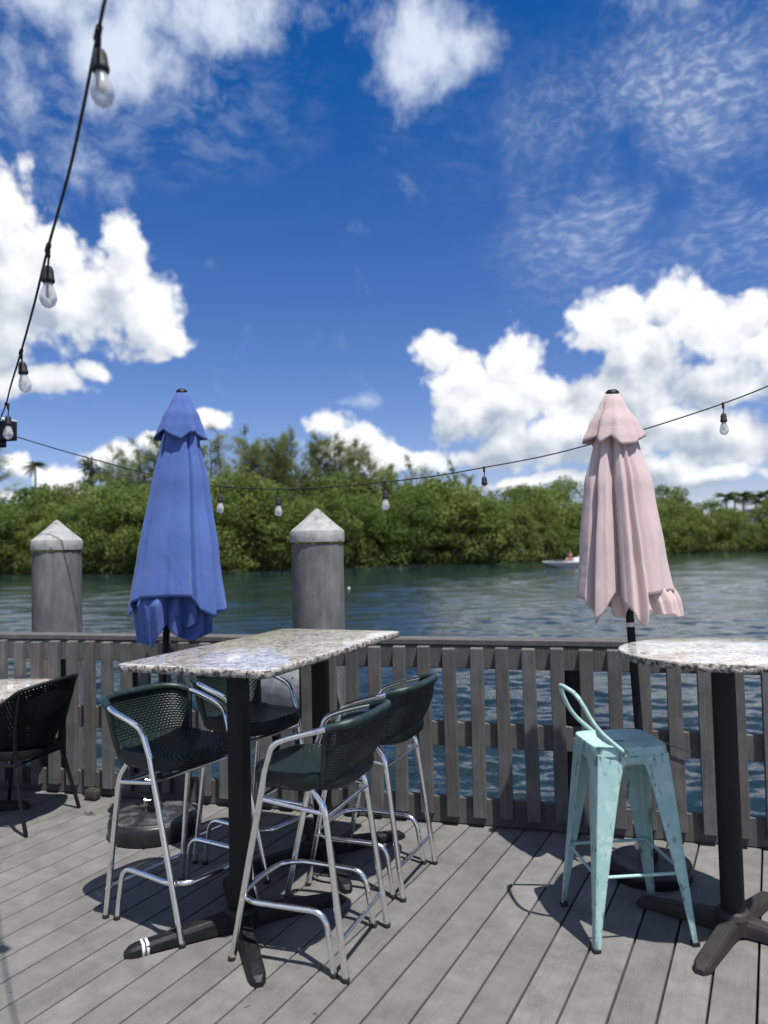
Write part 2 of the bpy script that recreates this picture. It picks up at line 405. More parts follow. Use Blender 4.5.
def cloud_group(DET):
    g=bpy.data.node_groups.new('CloudField','ShaderNodeTree')
    g.interface.new_socket('P',in_out='INPUT',socket_type='NodeSocketVector'); g.interface.new_socket('D',in_out='OUTPUT',socket_type='NodeSocketFloat')
    G=NT(g); gi=G.node('NodeGroupInput'); go=G.node('NodeGroupOutput')
    P=gi.outputs[0]
    wn=G.noise(P,7.,5 if DET>6 else 3,.55,'Color',dim='2D'); wv=G.scale(G.vm('SUBTRACT',wn,(.5,.5,.5)),.055)
    Pw=G.vm('MULTIPLY',G.vm('ADD',P,wv),(1,1,0))
    # px centre, px radii, weight
    blobs=[(-10,215,62,66),(15,290,80,66),(95,300,62,56),(146,318,40,42),(168,342,24,24),(122,245,24,34),(60,262,44,40),(30,384,70,20),(88,372,24,15),(-60,330,110,80),
     (432,352,30,28),(452,380,44,40),(512,362,36,38),(492,410,70,38),(545,400,44,34),(600,330,30,40),(630,302,36,36),(662,296,36,36),(640,360,66,50),(700,330,52,40),(748,312,36,34),(722,395,62,30),(680,432,60,28),(745,440,80,36),(640,470,60,16),(590,440,90,34),(500,452,66,20),(620,400,80,46),(800,380,60,90),
     (324,426,24,24),(350,446,44,24),(395,462,60,18),(430,458,30,14),(58,478,32,16),(22,466,15,20),(112,455,38,16),(150,446,26,10),(214,424,22,11),(166,474,44,8),(700,476,90,12),(60,502,90,8),(560,482,90,10)]
    acc=None
    for px,py,rx,ry in blobs:
        a,e=azel(px,py); sx=F/rx*math.cos(e)*.0+1/(abs(azel(px+rx,py)[0]-azel(px-rx,py)[0])/2); sy=1/(abs(azel(px,py+ry)[1]-azel(px,py-ry)[1])/2)
        d=G.vm('LENGTH',G.vm('MULTIPLY',G.vm('SUBTRACT',Pw,(a,e,0)),(sx,sy,0)))
        v=G.m('SUBTRACT',1.0,d)
        if acc is None: acc=v
        else:
            nd=G.m('SMOOTH_MAX',acc,v,.12); acc=nd
    # clouds elsewhere round the horizon and overhead (outside the picture)
    ps=G.xyz(P)
    gen=G.m('SUBTRACT',G.noise(G.vm('ADD',P,(9.,3.,0.)),2.2,3,.5,dim='2D'),.51)
    outside=G.m('MAXIMUM',G.ss(G.m('ABSOLUTE',ps[0]),.52,.75),G.ss(ps[1],.78,1.0))
    gen=G.m('MULTIPLY',G.m('MULTIPLY',gen,4.),1.)
    gen=G.fmix(outside,-3.,gen)
    acc=G.m('MAXIMUM',acc,gen)
    Pb=G.vm('ADD',P,G.scale(wn,.03))
    def bil(sc,k):
        q=G.vor(Pb,sc,'SMOOTH_F1' if k else 'F1',dim='2D'); return G.m('SUBTRACT',.42,q)
    fb=G.noise(P,30.,DET,.62,dim='2D'); lo=G.noise(P,11.,2,.5,dim='2D')
    nn=G.m('MULTIPLY',bil(17.,1),.75)
    if DET>=5: nn=G.m('ADD',nn,G.m('MULTIPLY',bil(40.,1),.36))
    if DET>=5: nn=G.m('ADD',nn,G.m('MULTIPLY',bil(88.,0),.16))
    nn=G.m('ADD',nn,G.m('MULTIPLY',G.m('SUBTRACT',fb,.5),.62)); nn=G.m('ADD',nn,G.m('MULTIPLY',G.m('SUBTRACT',lo,.5),.5))
    G.l.new(G.m('ADD',acc,nn),go.inputs[0])
    return g
groups_={9:cloud_group(9),5:cloud_group(5),2:cloud_group(2)}
tc=W.node('ShaderNodeTexCoord'); dv=W.vm('NORMALIZE',tc.outputs['Generated']); dx=W.xyz(dv)
az=W.m('ARCTAN2',dx[0],dx[1]); el=W.m('ARCSINE',dx[2]); P=W.comb(az,el,0)
def field(off,det=4):
    n=W.node('ShaderNodeGroup'); n.node_tree=groups_[det]; W.put(n.inputs[0],W.vm('ADD',P,off)); return n.outputs[0]
D0=field((0,0,0),9); D1=field((.005,.013,0),5); D2=field((.02,.070,0),2)
alpha=W.ss(D0,.0,.40)
sh=W.m('MULTIPLY',W.ss(D2,-.10,1.05),.86)
rel=W.m('SUBTRACT',D0,D1)
lit=W.m('ADD',W.m('SUBTRACT',.97,sh),W.m('MULTIPLY',rel,.85)); lit=W.m('MULTIPLY',lit,1.,clamp=True)
cc=W.mix(lit,(4.6,5.4,6.6),(10.6,10.8,11.1))
def veil(px,py,rx,ry,e0=.8):
    a,e=azel(px,py); sx=F/rx; sy=F/ry
    return W.ss(W.m('SUBTRACT',1.,W.vm('LENGTH',W.vm('MULTIPLY',W.vm('SUBTRACT',P,(a,e,0)),(sx*math.cos(e)*1.05,sy,0)))),0,e0)
n1=W.noise(P,9.,4,.55,'Color',dim='2D'); Pq=W.vm('ADD',P,W.scale(W.vm('SUBTRACT',n1,(.5,.5,.5)),.05))
def ripple(rot,sx,sy,k):
    mp=W.node('ShaderNodeMapping'); W.put(mp.inputs[0],Pq); mp.inputs['Rotation'].default_value=(0,0,R(rot)); mp.inputs['Scale'].default_value=(sx,sy,1)
    return W.noise(mp.outputs[0],1.,k,.55,dim='2D')
rip=W.fmix(W.ss(W.xyz(P)[1],.38,.52),ripple(10,46,120,4),ripple(-24,62,100,4)); soft=W.noise(W.vm('ADD',P,W.scale(W.vm('SUBTRACT',n1,(.5,.5,.5)),.02)),13.,7,.6,dim='2D'); patch=W.noise(P,6.,4,.55,dim='2D')
ripv=W.m('MULTIPLY',W.m('MULTIPLY',W.ss(rip,.36,.80),veil(690,160,260,160)),W.ss(patch,.30,.62))
base_=W.m('MULTIPLY',W.m('MULTIPLY',veil(660,150,260,150),W.ss(patch,.30,.66)),.20)
ripv=W.m('ADD',W.m('MULTIPLY',ripv,.42),base_)
wis=W.noise(W.vm('MULTIPLY',Pq,(1.,3.0,1.)),17.,7,.62,dim='2D')
v2=W.m('MULTIPLY',W.ss(wis,.36,.78),W.m('ADD',W.m('MULTIPLY',veil(90,90,260,90),.26),W.m('MULTIPLY',veil(520,120,200,110),.06)))
v3=None
for b in ((425,45,100,85,1.0),(130,60,110,90,1.0),(250,15,110,60,.85),(60,-20,140,80,.9),(20,70,80,80,.55),(175,0,150,70,1.),(350,402,70,12,.5),(690,-70,160,80,.7),(80,165,60,60,.55)):
    q=W.m('MULTIPLY',veil(*b[:4],1.0),b[4]); v3=q if v3 is None else W.m('MAXIMUM',v3,q)
v3=W.m('ADD',W.m('MULTIPLY',v3,1.15),W.m('MULTIPLY',W.m('SUBTRACT',soft,.5),1.9))
v3=W.m('MULTIPLY',W.ss(v3,.22,1.35),.95)
thin=W.m('MAXIMUM',W.m('MAXIMUM',ripv,v2),v3); thin=W.m('MULTIPLY',thin,1.,clamp=True)
hs=W.node('ShaderNodeHueSaturation'); W.put(hs.inputs['Color'],sky.outputs[0]); W.put(hs.inputs['Saturation'],W.lr(el,.02,.55,1.10,1.38)); hs.inputs['Value'].default_value=1.0; hs.inputs['Hue'].default_value=.50
skyc=W.mix(1.,hs.outputs[0],(1.02,.93,1.20),'MULTIPLY')
c=W.mix(thin,skyc,(8.0,8.9,10.4)); c=W.mix(alpha,c,cc)
W.l.new(c,bg.inputs[0])
world.cycles.sampling_method='MANUAL'; world.cycles.sample_map_resolution=1024

# ------------------------------------------------------------------ setting: water, bank
WZ=-1.0
import numpy as np
def water_mesh():
    ny,nx=860,480; y=3.0*(190/3.0)**(np.arange(ny)/(ny-1)); u=np.linspace(-1.25,1.25,nx)
    X=u[None,:]*(y[:,None]+3.0); Y=np.repeat(y[:,None],nx,1); Zz=np.zeros_like(X); dy=np.gradient(y)[:,None]
    rs=np.random.RandomState(4)
    gust=.55+.45*np.sin(X*.11+Y*.05+1.2)*np.sin(Y*.085-X*.03+.4)+.25*np.sin(X*.31+Y*.21)
    gust=np.clip(gust,.25,1.3)
    for i in range(46):
        lam=.24*(8.0)**(i/45.)*rs.uniform(.9,1.1); th=math.pi/2+rs.normal(0,.52); k=2*math.pi/lam; am=lam*.0040*rs.uniform(.6,1.3)*(2.7 if lam<.6 else 1.0)
        wx=.35*np.sin(X*.21+i)+.35*np.sin(Y*.17+2*i)
        ph_=k*(X*math.cos(th)+Y*math.sin(th))+rs.uniform(0,6.28)+wx*1.6
        w=np.clip(lam/(2.6*dy)-.6,0,1); Zz+=am*np.sin(ph_)*w*(gust if lam<1.2 else 1)
    v=np.stack([X,Y,Zz],-1).reshape(-1,3); idx=np.arange(ny*nx).reshape(ny,nx)
    q=np.stack([idx[:-1,:-1],idx[:-1,1:],idx[1:,1:],idx[1:,:-1]],-1).reshape(-1,4)
    me=bpy.data.meshes.new('water'); me.vertices.add(len(v)); me.vertices.foreach_set('co',v.ravel().astype(np.float32))
    me.loops.add(q.size); me.loops.foreach_set('vertex_index',q.ravel().astype(np.int32)); me.polygons.add(len(q))
    me.polygons.foreach_set('loop_start',(np.arange(len(q))*4).astype(np.int32)); me.polygons.foreach_set('loop_total',np.full(len(q),4,np.int32))
    me.update(calc_edges=True); me.validate(); me.polygons.foreach_set('use_smooth',np.ones(len(q),bool)); me.materials.append(M['water']); return me
o=bpy.data.objects.new('water',water_mesh()); COL.objects.link(o); o.location=(0,0,WZ); tag(o,None,None,kind='structure')
bm=B(); bmesh.ops.create_grid(bm,x_segments=4,y_segments=4,size=900)
o=link('water',bm,'water',shade=False); o.location=(0,300,WZ-.16); tag(o,None,None,kind='structure')
shore=[(-180,574),(0,574),(130,574),(230,572.5),(345,567.5),(430,565),(512,563),(600,558),(670,553.5),(768,551),(950,549)]
SH=[atZ(x,y,WZ) for x,y in shore]
SH=[Vector((-210,60,0)),Vector((-120,88,0))]+SH[1:]+[Vector((330,120,0)),Vector((700,60,0))]
def shoreY(X):
    for a,b in zip(SH,SH[1:]):
        if a.x<=X<=b.x: return a.y+(b.y-a.y)*(X-a.x)/(b.x-a.x)
    return SH[0].y if X<SH[0].x else SH[-1].y
bm=B(); rows=[]
xs=[-900+i*8 for i in range(226)]
for X in xs:
    y0=shoreY(X); rng=random.Random(X)
    rows.append([bm.verts.new((X,y0+d+rng.uniform(-.5,.5),z)) for d,z in((-1.5,WZ-.6),(.3,WZ+.10),(2,WZ+.55),(10,WZ+.9),(60,WZ+1.6),(900,WZ+2.5))])
for a,b in zip(rows,rows[1:]):
    for k in range(5): bm.faces.new((a[k],b[k],b[k+1],a[k+1]))
tag(link('riverbank',bm,'bank'),None,None,kind='structure')

# ------------------------------------------------------------------ deck
BA=R(26.75); bdir=Vector((math.sin(BA),math.cos(BA),0)); bper=Vector((math.cos(BA),-math.sin(BA),0))
fdir=Vector((3.67,-1.08,0)).normalized(); fn=Vector((-fdir.y,fdir.x,0)) # away from camera
FP=Vector((1.60,3.99,0))
FP=FP-fn*0.0
def fence_at(px,py=740):
    v=ray(px,py); o=Vector((0,0,E_)); k=(FP-o).dot(fn)/v.dot(fn); p=o+v*k; return (p-FP).dot(fdir)
pitch=.1462; lineA=atZ(757,1024,0); ph=lineA.dot(bper)
bm=B(); lay=bm.verts.layers.float.new('rnd')
edge=FP+fn*.30
for k in range(-56,50):
    a=ph+pitch*k+.003; b=a+pitch-.0085
    # far end of board where it meets the deck edge, near end well behind camera
    def hit(s):
        p=bper*s; return (edge-p).dot(fn)/bdir.dot(fn)
    rnd=random.random(); nv=len(bm.verts)
    ends=[(-4.2,None)]
    ya,yb=hit(a),hit(b)
    sec=[]
    for end in (0,1):
        r=[]
        for s,z in ((a,-.024),(a,-.0025),(a+.0025,0),(b-.0025,0),(b,-.0025),(b,-.024)):
            q=(hit(s) if end else -4.2+0*s); r.append(bper*s+bdir*q+Vector((0,0,z)))
        sec.append(r)
    # subdivide along
    rings=[]
    for j in range(2): rings.append(sec[j])
    rr=loft(bm,rings)
    for ring in rr:
        for v in ring: v[lay]=rnd
dk=link('deck',bm,'deck',shade=False); tag(dk,None,None,kind='structure')
bm=B()
for s in [i*.41 for i in range(-12,20)]:
    c=edge-fn*.06+fdir*0-fn*(s+4.6); box(bm,c+Vector((0,0,-.13))-fdir*1.0,(16,.04,.2),rz=math.atan2(fdir.y,fdir.x),bev=0)
box(bm,edge-fn*.02-fdir*1.0+Vector((0,0,-.15)),(16,.04,.24),rz=math.atan2(fdir.y,fdir.x),bev=.002)
tag(link('deck_joists',bm,'fence_dark'),None,None,kind='structure')

# ------------------------------------------------------------------ fence
fr=math.atan2(fdir.y,fdir.x)
def fp(t,n,z): return FP+fdir*t+fn*n+Vector((0,0,z))
ft=thing('wooden_fence','long weathered grey picket fence with flat top rail at the edge of the deck','fence')
T0=fence_at(-330,740)-1.5; T1=fence_at(900,740)+3.2; L=T1-T0; mid=(T0+T1)/2
def rail(name,n,z0,z1,th,mt='fence'):
    bm=B(); lay=bm.verts.layers.float.new('rnd'); t=T0
    while t<T1-.01:
        l=min(2.44,T1-t); vs=box(bm,fp(t+l/2,n,(z0+z1)/2),(l-.003,th,z1-z0),rz=fr,bev=.004)
        q=random.random()
        for v in vs: v[lay]=q
        t+=l
    o=link(name,bm,mt,ft,smooth=30); return o
rail('top_rail',.062,.868,.995,.038); rail('middle_rail',.062,.432,.567,.038); rail('bottom_rail',.062,.004,.150,.038)
cp=rail('handrail_cap',.108,1.0,1.032,.14)
t0=fence_at(451,740)
px_t=[]; t=t0
while t<T1: px_t.append(t); t+=.1485
t=t0-.1485
while t>T0:
    px_t.append(t); t-=.1485 if t>fence_at(385) else .1390
# one picket mesh, copied
pm=[]
for v in range(5):
    bm=B(); lay=bm.verts.layers.float.new('rnd')
    vs=box(bm,(0,0,.5235),(.072,.038,.935),bev=.003)
    for q in bm.verts:
        q[lay]=v*.21
        if q.co.z>.9: q.co.z+= -.004 if q.co.y<0 else 0
    o=link('picket',bm,'fence',ft,smooth=30); pm.append(o)
for i,t in enumerate(px_t):
    o=pm[i] if i<5 else pm[random.randrange(5)].copy()
    if i>=5: COL.objects.link(o)
    o.parent=ft; o.location=fp(t,.0225+.0,random.uniform(-.006,.006)); o.rotation_euler=(random.uniform(-.004,.004),random.uniform(-.008,.008),fr)
for t in (fence_at(573),fence_at(573)-1.83,fence_at(122,720),fence_at(47,720),fence_at(573)+1.83,fence_at(573)+3.66,fence_at(-60)):
    bm=B(); box(bm,fp(t,.13,.40),(.089,.089,1.19),rz=fr,bev=.004)
    link('fence_post',bm,'fence_dark',ft)
# grey board fixed to the fence behind the bar table
ta,tb=fence_at(236,700),fence_at(300,700)
bm=B(); box(bm,fp((ta+tb)/2,-.008,.80),(tb-ta,.008,.36),rz=fr,bev=.001)
for k in range(9):
    q=lathe(bm,[(.0035,-.001),(.0035,.0015)],fp(random.uniform(ta+.03,tb-.03),-.0135,random.uniform(.66,.95)),8,axis=-fn,mi=1)
tag(link('grey_sheet',bm,['grey_board','black_metal']),'flat spotted grey sheet on the fence behind the far left green bar stool','panel')
# dark hardware block at the fence foot and hanging black cords
bm=B(); box(bm,fp(fence_at(97,792),-.045,.035),(.09,.05,.06),rz=fr,bev=.008,seg=2)
box(bm,fp(fence_at(97,792),-.045,.068),(.05,.03,.012),rz=fr,bev=.003)
tag(link('fence_bracket',bm,'fence_dark'),'small dark block at the foot of the fence left of the blue umbrella base','bracket')
def cord(pts,lab,r=.0028,name='black_cord'):
    bm=B(); tube(bm,smooth_path(pts,6),r,6); tag(link(name,bm,'rubber'),lab,'cord')
def fq(px,py,n):
    t=fence_at(px,py); v=ray(px,py); o_=Vector((0,0,E_)); k=(FP-o_).dot(fn)/v.dot(fn); z=(o_+v*k).z; return fp(t,n,z)
cord([fq(640,741,-.012),fq(652,741,-.03),fq(660,741,-.012),fq(675,746,-.012),fq(692,752,-.012)],'short black cord end hanging on the fence pickets right of the mint stool')
cord([fq(176,733,-.012),fq(184,728,-.02),fq(192,727,-.012),fq(192,724,-.012)],'short black cord tied on the fence pickets behind the near left bar stool')

# ------------------------------------------------------------------ pilings
def piling(px,w_px,ytop,yrim,Y,label,rz):
    c=atY(px,yrim,Y); r=w_px/2/F*Y; t=thing('dock_piling',label,'piling',(c.x,c.y,WZ),rz,'capped pilings behind the fence')
    zr=c.z-WZ; top=atY(px,ytop,Y).z-WZ
    hf=r*1.0
    bm=B(); n=40
    prof=[(hf*1.01,-1.2),(hf*1.0,.5),(hf*.985,zr-.02)]
    rings=[]
    for rr,z in prof:
        rings.append([Vector((rr*math.cos(2*PI*k/n)*(1+.012*math.sin(3*k)),rr*math.sin(2*PI*k/n)*(1+.012*math.cos(2*k+1)),z)) for k in range(n)])
    loft(bm,rings); link('post',bm,'piling',t)
    bm=B(); h=top-zr; lathe(bm,[(.0,-.008),(r*1.03,-.008),(r*1.035,-.003),(r*1.03,.058),(r*1.01,.066),(r*.5,.066+(h-.066)*.51),(.012,h-.003),(.003,h)],(0,0,zr),48)
    link('cap',bm,'cap',t,smooth=24)
piling(57,47,520,549,5.75,'left dock piling with lichen stained cone cap, left of the blue umbrella',.3)
piling(317.5,52.5,508.5,541,4.95,'right dock piling with pale cone cap, right of the blue umbrella',1.2)

# ------------------------------------------------------------------ tables
def foot_arm(bm,ang,ln,r0=.045,z0=.078,z1=.036,w0=.036,w1=.032):
    d=Vector((math.cos(ang),math.sin(ang),0)); p=Vector((-d.y,d.x,0)); rings=[]
    K=[0,.12,.25,.4,.55,.7,.82,.90,.955,.985,1.0]
    for s in K:
        x=r0*.3+(ln-r0*.3)*s; zt=z0+(z1-z0)*s; w=w0+(w1-w0)*s
        if s<.25: w+=.012*(1-s/.25)**2
        e=max(0,(s-.90)/.10); q=math.sqrt(max(.0,1-e*e)); w*=max(.45,q); zt*=max(.55,q**.6)
        zb=.008 if s<.86 else .0
        c=d*x; rings.append([c+p*(u*w)+Vector((0,0,zb+(zt-zb)*v)) for u,v in((-1,0),(-1,.55),(-.94,.72),(-.72,.95),(-.62,1),(.62,1),(.72,.95),(.94,.72),(1,.55),(1,0))])
    loft(bm,rings)
def pedestal(parent,loc,angs,ln,top,colw=.037,square=True,m1='iron',m2='iron'):
    bm=B()
    if square: box(bm,Vector(loc)+Vector((0,0,(top+.08)/2)),(colw*2,colw*2,top-.08),rz=angs[0]+PI/4,bev=.008,seg=2)
    else: lathe(bm,[(colw,.08),(colw,top)],loc,28)
    link('column',bm,m1,parent)
    bm=B()
    for a in angs: foot_arm(bm,a,ln)
    lathe(bm,[(.070,.012),(.070,.070),(.062,.088),(.052,.094)],(0,0,0),24)
    bmesh.ops.translate(bm,vec=loc,verts=bm.verts)
    b=link('base',bm,m2,parent,smooth=17); 
    bm=B(); box(bm,Vector(loc)+Vector((0,0,top-.004)),(.30,.30,.006),rz=angs[0],bev=.001)
    for a in angs: box(bm,Vector(loc)+Vector((math.cos(a)*.1,math.sin(a)*.1,top-.014)),(.22,.035,.014),rz=a,bev=.002)
    link('mounting_plate',bm,m1,parent)
    return b
def slab(outline,z,th,edge_r=.008,edge_rough=0,name='tabletop',parent=None,rough_mat='granite'):
    # outline CCW around origin
    bm=B(); n=len(outline)
    def inset(k): 
        out=[]
        for i,p in enumerate(outline):
            a=outline[i-1]; b=outline[(i+1)%n]; tg=(b-a).normalized(); nn=Vector((tg.y,-tg.x,0)); out.append(p-nn*k)
        return out
    rr=random.Random(3); sec=[(edge_r*2.0,0),(edge_r*.7,-edge_r*.12),(edge_r*.2,-edge_r*.6),(0,-edge_r*1.4),(0,-th*.5),(0,-th+edge_r),(edge_r*.5,-th+edge_r*.25),(edge_r*1.6,-th)]
    jit=[rr.uniform(-1,1) for _ in outline]
    rings=[]
    for j,(k,zz) in enumerate(sec):
        q=inset(k); rings.append([p+Vector((0,0,z+zz))+(Vector((p.x,p.y,0)).normalized()*(edge_rough*rr.uniform(-1,1)) if 2<=j<=6 else Vector()) for i,p in enumerate(q)])
    R_=loft(bm,rings,caps=False)
    bm.faces.new(R_[0][::-1]); bm.faces.new(R_[-1])
    if rough_mat!='granite':
        for f in bm.faces:
            if len(f.verts)==4 and f.calc_center_median().z<z-edge_r*.3: f.material_index=1
    return link(name,bm,['granite',rough_mat],parent,smooth=60)
def densify(pts,step):
    out=[]; n=len(pts)
    for i in range(n):
        a,b=pts[i],pts[(i+1)%n]; k=max(1,int((b-a).length/step))
        for j in range(k): out.append(a.lerp(b,j/k))
    return out
def rrect(w,l,r,n=6):
    out=[]
    for cx,cy,a0 in((w/2-r,l/2-r,0),(-w/2+r,l/2-r,PI/2),(-w/2+r,-l/2+r,PI),(w/2-r,-l/2+r,1.5*PI)):
        for j in range(n+1):
            a=a0+PI/2*j/n; out.append(Vector((cx+r*math.cos(a),cy+r*math.sin(a),0)))
    return out
TZ=1.12
cL=atZ(112,664.5,TZ); cF=atZ(268,671,TZ); cR=atZ(402,630.5,TZ)
ld=(cR-cF); Lg=ld.length; ld.normalize(); sd=Vector((ld.y,-ld.x,0)); Wd=(cF-cL).length
ctr=(cL+cR)/2; tr=math.atan2(ld.y,ld.x)-PI/2
print('table',Wd,Lg,ctr,math.degrees(tr))
bt=thing('bar_table','long rectangular granite topped bar table on two black column pedestals, with four green stools','table',(ctr.x,ctr.y,0),tr)
slab(densify(rrect(Wd,Lg,.035),.03),TZ,.032,parent=bt,edge_rough=.0012,rough_mat='granite_edge')
inv=Matrix.Rotation(-tr,3,'Z')
p1=inv@(atZ(238,917,.08)-Vector((ctr.x,ctr.y,0))); p1.z=0
p1=Vector((0.02,-Lg/2+.32,0)); 
wa=[math.atan2(-.43*0-.23,-.43)-tr]
ang=[R(a)-tr for a in (208,288,28,108)]
fb=pedestal(bt,p1,ang,.47,TZ-.035)
# tape band on the front-left foot
a=ang[0]; d=Vector((math.cos(a),math.sin(a),0))
for off in (.385,.402):
    bm=B(); pp=Vector((-d.y,d.x,0)); c=p1+d*off
    ring=lambda k:[c+d*k+pp*u+Vector((0,0,v)) for u,v in((-.0335,.0),(-.0345,.026),(-.024,.0445),(.024,.0445),(.0345,.026),(.0335,.0))]
    loft(bm,[ring(-.0055),ring(.0055)],caps=False); tp=link('tape_band',bm,'tape',fb,recalc=True)
    md=tp.modifiers.new('s','SOLIDIFY'); md.thickness=.002
pedestal(bt,Vector((0.0,Lg/2-.25,0)),ang,.47,TZ-.035)

rt=thing('round_bar_table','round granite topped bar table with rough chipped rim on one black column, at the right','table',(1.355,3.14,0),0)
bm=None
pts=[Vector((.403*math.cos(2*PI*k/120),.403*math.sin(2*PI*k/120),0)) for k in range(120)]
slab(pts,TZ,.032,edge_r=.006,edge_rough=.0035,parent=rt,rough_mat='granite_edge')
pedestal(rt,Vector((0,0,0)),[R(a) for a in (229,139,44,-40)],.395,TZ-.042,colw=.045,m2='iron_worn',square=False)

# low table at the far left
lt=thing('low_table','granite topped low table at the left edge, against the fence','table',(-2.62,4.62,0),R(0))
TL=.745
out=[atZ(0,701,TL),atZ(40,690,TL),atZ(60,678.5,TL),atZ(56,676,TL),atZ(0,675.5,TL)]
w1=atZ(0,700,TL); w2=atZ(58,679,TL); 
o1=rrect(.9,.86,.05); rz_=R(-24)
# rectangular top with its right corner where the photo shows it
corner=atZ(60,678,TL); ed=(atZ(0,700,TL)-corner).normalized(); ep=Vector((ed.y,-ed.x,0))
if ep.x>0: ep=-ep
tc_=corner+ed*.38+ep*.40; rz_=math.atan2(ed.y,ed.x)
lt.location=(tc_.x,tc_.y,0); lt.rotation_euler=(0,0,rz_)
slab(densify(rrect(.76,.80,.05),.04),TL,.032,parent=lt,edge_rough=.0012,rough_mat='granite_edge')
ia=-rz_
pedestal(lt,Vector((0,0,0)),[R(a)+ia for a in (8,98,188,278)],.36,TL-.035)

# ------------------------------------------------------------------ green bar stools
def stool():
    t=thing('bar_stool','','bar stool',(0,0,0),0,'green woven bar stools around the long table')
    r=.0125; ax=.235
    # arm rail: continuous tube over both armrests and the back
    half=[(ax-.008,.075,.72),(ax,.035,.835),(ax+.003,-.03,.862),(ax+.004,-.15,.895),(ax-.03,-.262,.922),(ax-.12,-.298,.927)]
    full=[Vector(p) for p in half]+[Vector((-p[0],p[1],p[2])) for p in reversed(half)]
    path=fillet(full,[0,.05,.05,.09,.09,.09,.09,.09,.09,.05,.05,0],6)
    bm=B(); tube(bm,path,r,12); link('armrest',bm,'alu',t)
    foots=[]
    def cap_(leg,x,y):
        bm=B(); lathe(bm,[(.0135,0),(.0145,.003),(.0145,.016),(.0125,.018)],(x,y,0),14); link('foot_cap',bm,'rubber',leg)
    for s in(-1,1):
        bm=B(); tube(bm,[(s*.212,.238,.006),(s*(ax-.008),.072,.73)],r*.999,12)
        for z in (.24,.655):
            k=z/.73; p=Vector((s*(.212+(ax-.22)*k),.238-.166*k,z)); lathe(bm,[(.0,-.0165),(.0055,-.016),(.0055,.016),(0,.0165)],p,8,axis=(1,0,0))
        lg=link('leg',bm,'alu',t); cap_(lg,s*.212,.238)
        bm=B(); tube(bm,fillet([(s*.212,-.238,.006),(s*.196,-.160,.61),(s*.192,-.11,.668)],.05),r*.999,12)
        for z in (.13,.56):
            k=z/.61; p=Vector((s*(.212-.016*k),-.238+.078*k,z)); lathe(bm,[(.0,-.0165),(.0055,-.016),(.0055,.016),(0,.0165)],p,8,axis=(1,0,0))
        lg=link('leg',bm,'alu',t); cap_(lg,s*.212,-.238)
    z=.225; xo=.192
    pts=[(xo+.004,-.185,.006),(xo-.002,-.150,z),(xo+.008,.150,z),(xo-.035,.222,z),(0,.238,z)]
    full=[Vector(p) for p in pts]+[Vector((-p[0],p[1],p[2])) for p in reversed(pts[:-1])]
    bm=B(); tube(bm,fillet(full,[0,.06,.05,.05,.05,.05,.05,.06,0],6),.0112,12); fr_=link('footrest',bm,'alu',t)
    cap_(fr_,xo+.004,-.185); cap_(fr_,-xo-.004,-.185)
    bm=B(); tube(bm,[(-.205,-.216,.135),(.205,-.216,.135)],.009,10); link('stretcher',bm,'alu',t)
    bm=B(); 
    tube(bm,[(-.195,-.165,.575),(.195,-.165,.575)],.0095,10); tube(bm,[(-.222,.095,.63),(.222,.095,.63)],.009,10)
    for s in(-1,1): tube(bm,[(s*.222,.098,.625),(s*.195,-.166,.583)],.0085,10)
    link('seat_frame',bm,'alu',t)
    # seat
    bm=B(); uvl=bm.loops.layers.uv.new('UVMap'); n=56
    def outl(k,s):
        a=2*PI*k/n; c,q=math.cos(a),math.sin(a); e=.55
        x=math.copysign(abs(c)**e,c)*.212; y=math.copysign(abs(q)**e,q)*.205-.03
        return x*s,y*s
    sec=[(.02,.700),(.3,.702),(.6,.707),(.82,.716),(.93,.727),(.985,.728),(1.01,.716),(1.02,.695),(1.0,.672),(.96,.662),(.5,.668),(.02,.668)]
    rings=[[Vector((*outl(k,s),zz+(.008*(outl(k,s)[1]<-.1)))) for k in range(n)] for s,zz in sec]
    loft(bm,rings)
    for f in bm.faces:
        for l in f.loops: l[uvl].uv=(l.vert.co.x*62,l.vert.co.y*95+l.vert.co.z*60)
    link('seat',bm,'wicker_seat',t,smooth=70)
    # woven back: from armrest tube down to seat rear
    cut=[p for p in path if p.y<-.185]
    # resample
    Ls=[0]
    for a,b in zip(cut,cut[1:]): Ls.append(Ls[-1]+(b-a).length)
    def samp(s):
        d=s*Ls[-1]
        for i in range(len(cut)-1):
            if d<=Ls[i+1]: return cut[i].lerp(cut[i+1],(d-Ls[i])/(Ls[i+1]-Ls[i]+1e-9))
        return cut[-1].copy()
    bm=B(); uvl=bm.loops.layers.uv.new('UVMap'); grid=[]
    NU,NV=36,12
    for i in range(NU+1):
        s=i/NU; top=samp(s); th=(s-.5)*2
        bot=Vector((-.200*math.copysign(abs(math.sin(th*PI/2))**.8,th),-.210+.055*abs(th)**3,.70)); col=[]
        for j in range(NV+1):
            v=j/NV; p=top.lerp(bot,v); p.y-=.022*math.sin(PI*v)*(1-abs(th)**2); col.append(bm.verts.new(p))
        grid.append(col)
    for i in range(NU):
        for j in range(NV):
            f=bm.faces.new((grid[i][j],grid[i+1][j],grid[i+1][j+1],grid[i][j+1]))
            for l,(a,b) in zip(f.loops,((i,j),(i+1,j),(i+1,j+1),(i,j+1))): l[uvl].uv=(a/NU*52,b/NV*20)
    bk=link('backrest',bm,'wicker_back',t,smooth=180); md=bk.modifiers.new('thick','SOLIDIFY'); md.thickness=.007; md.offset=0
    # wrapped roll over the tube and down both sides
    bm=B(); tube(bm,[samp(i/40) for i in range(41)],.0175,12)
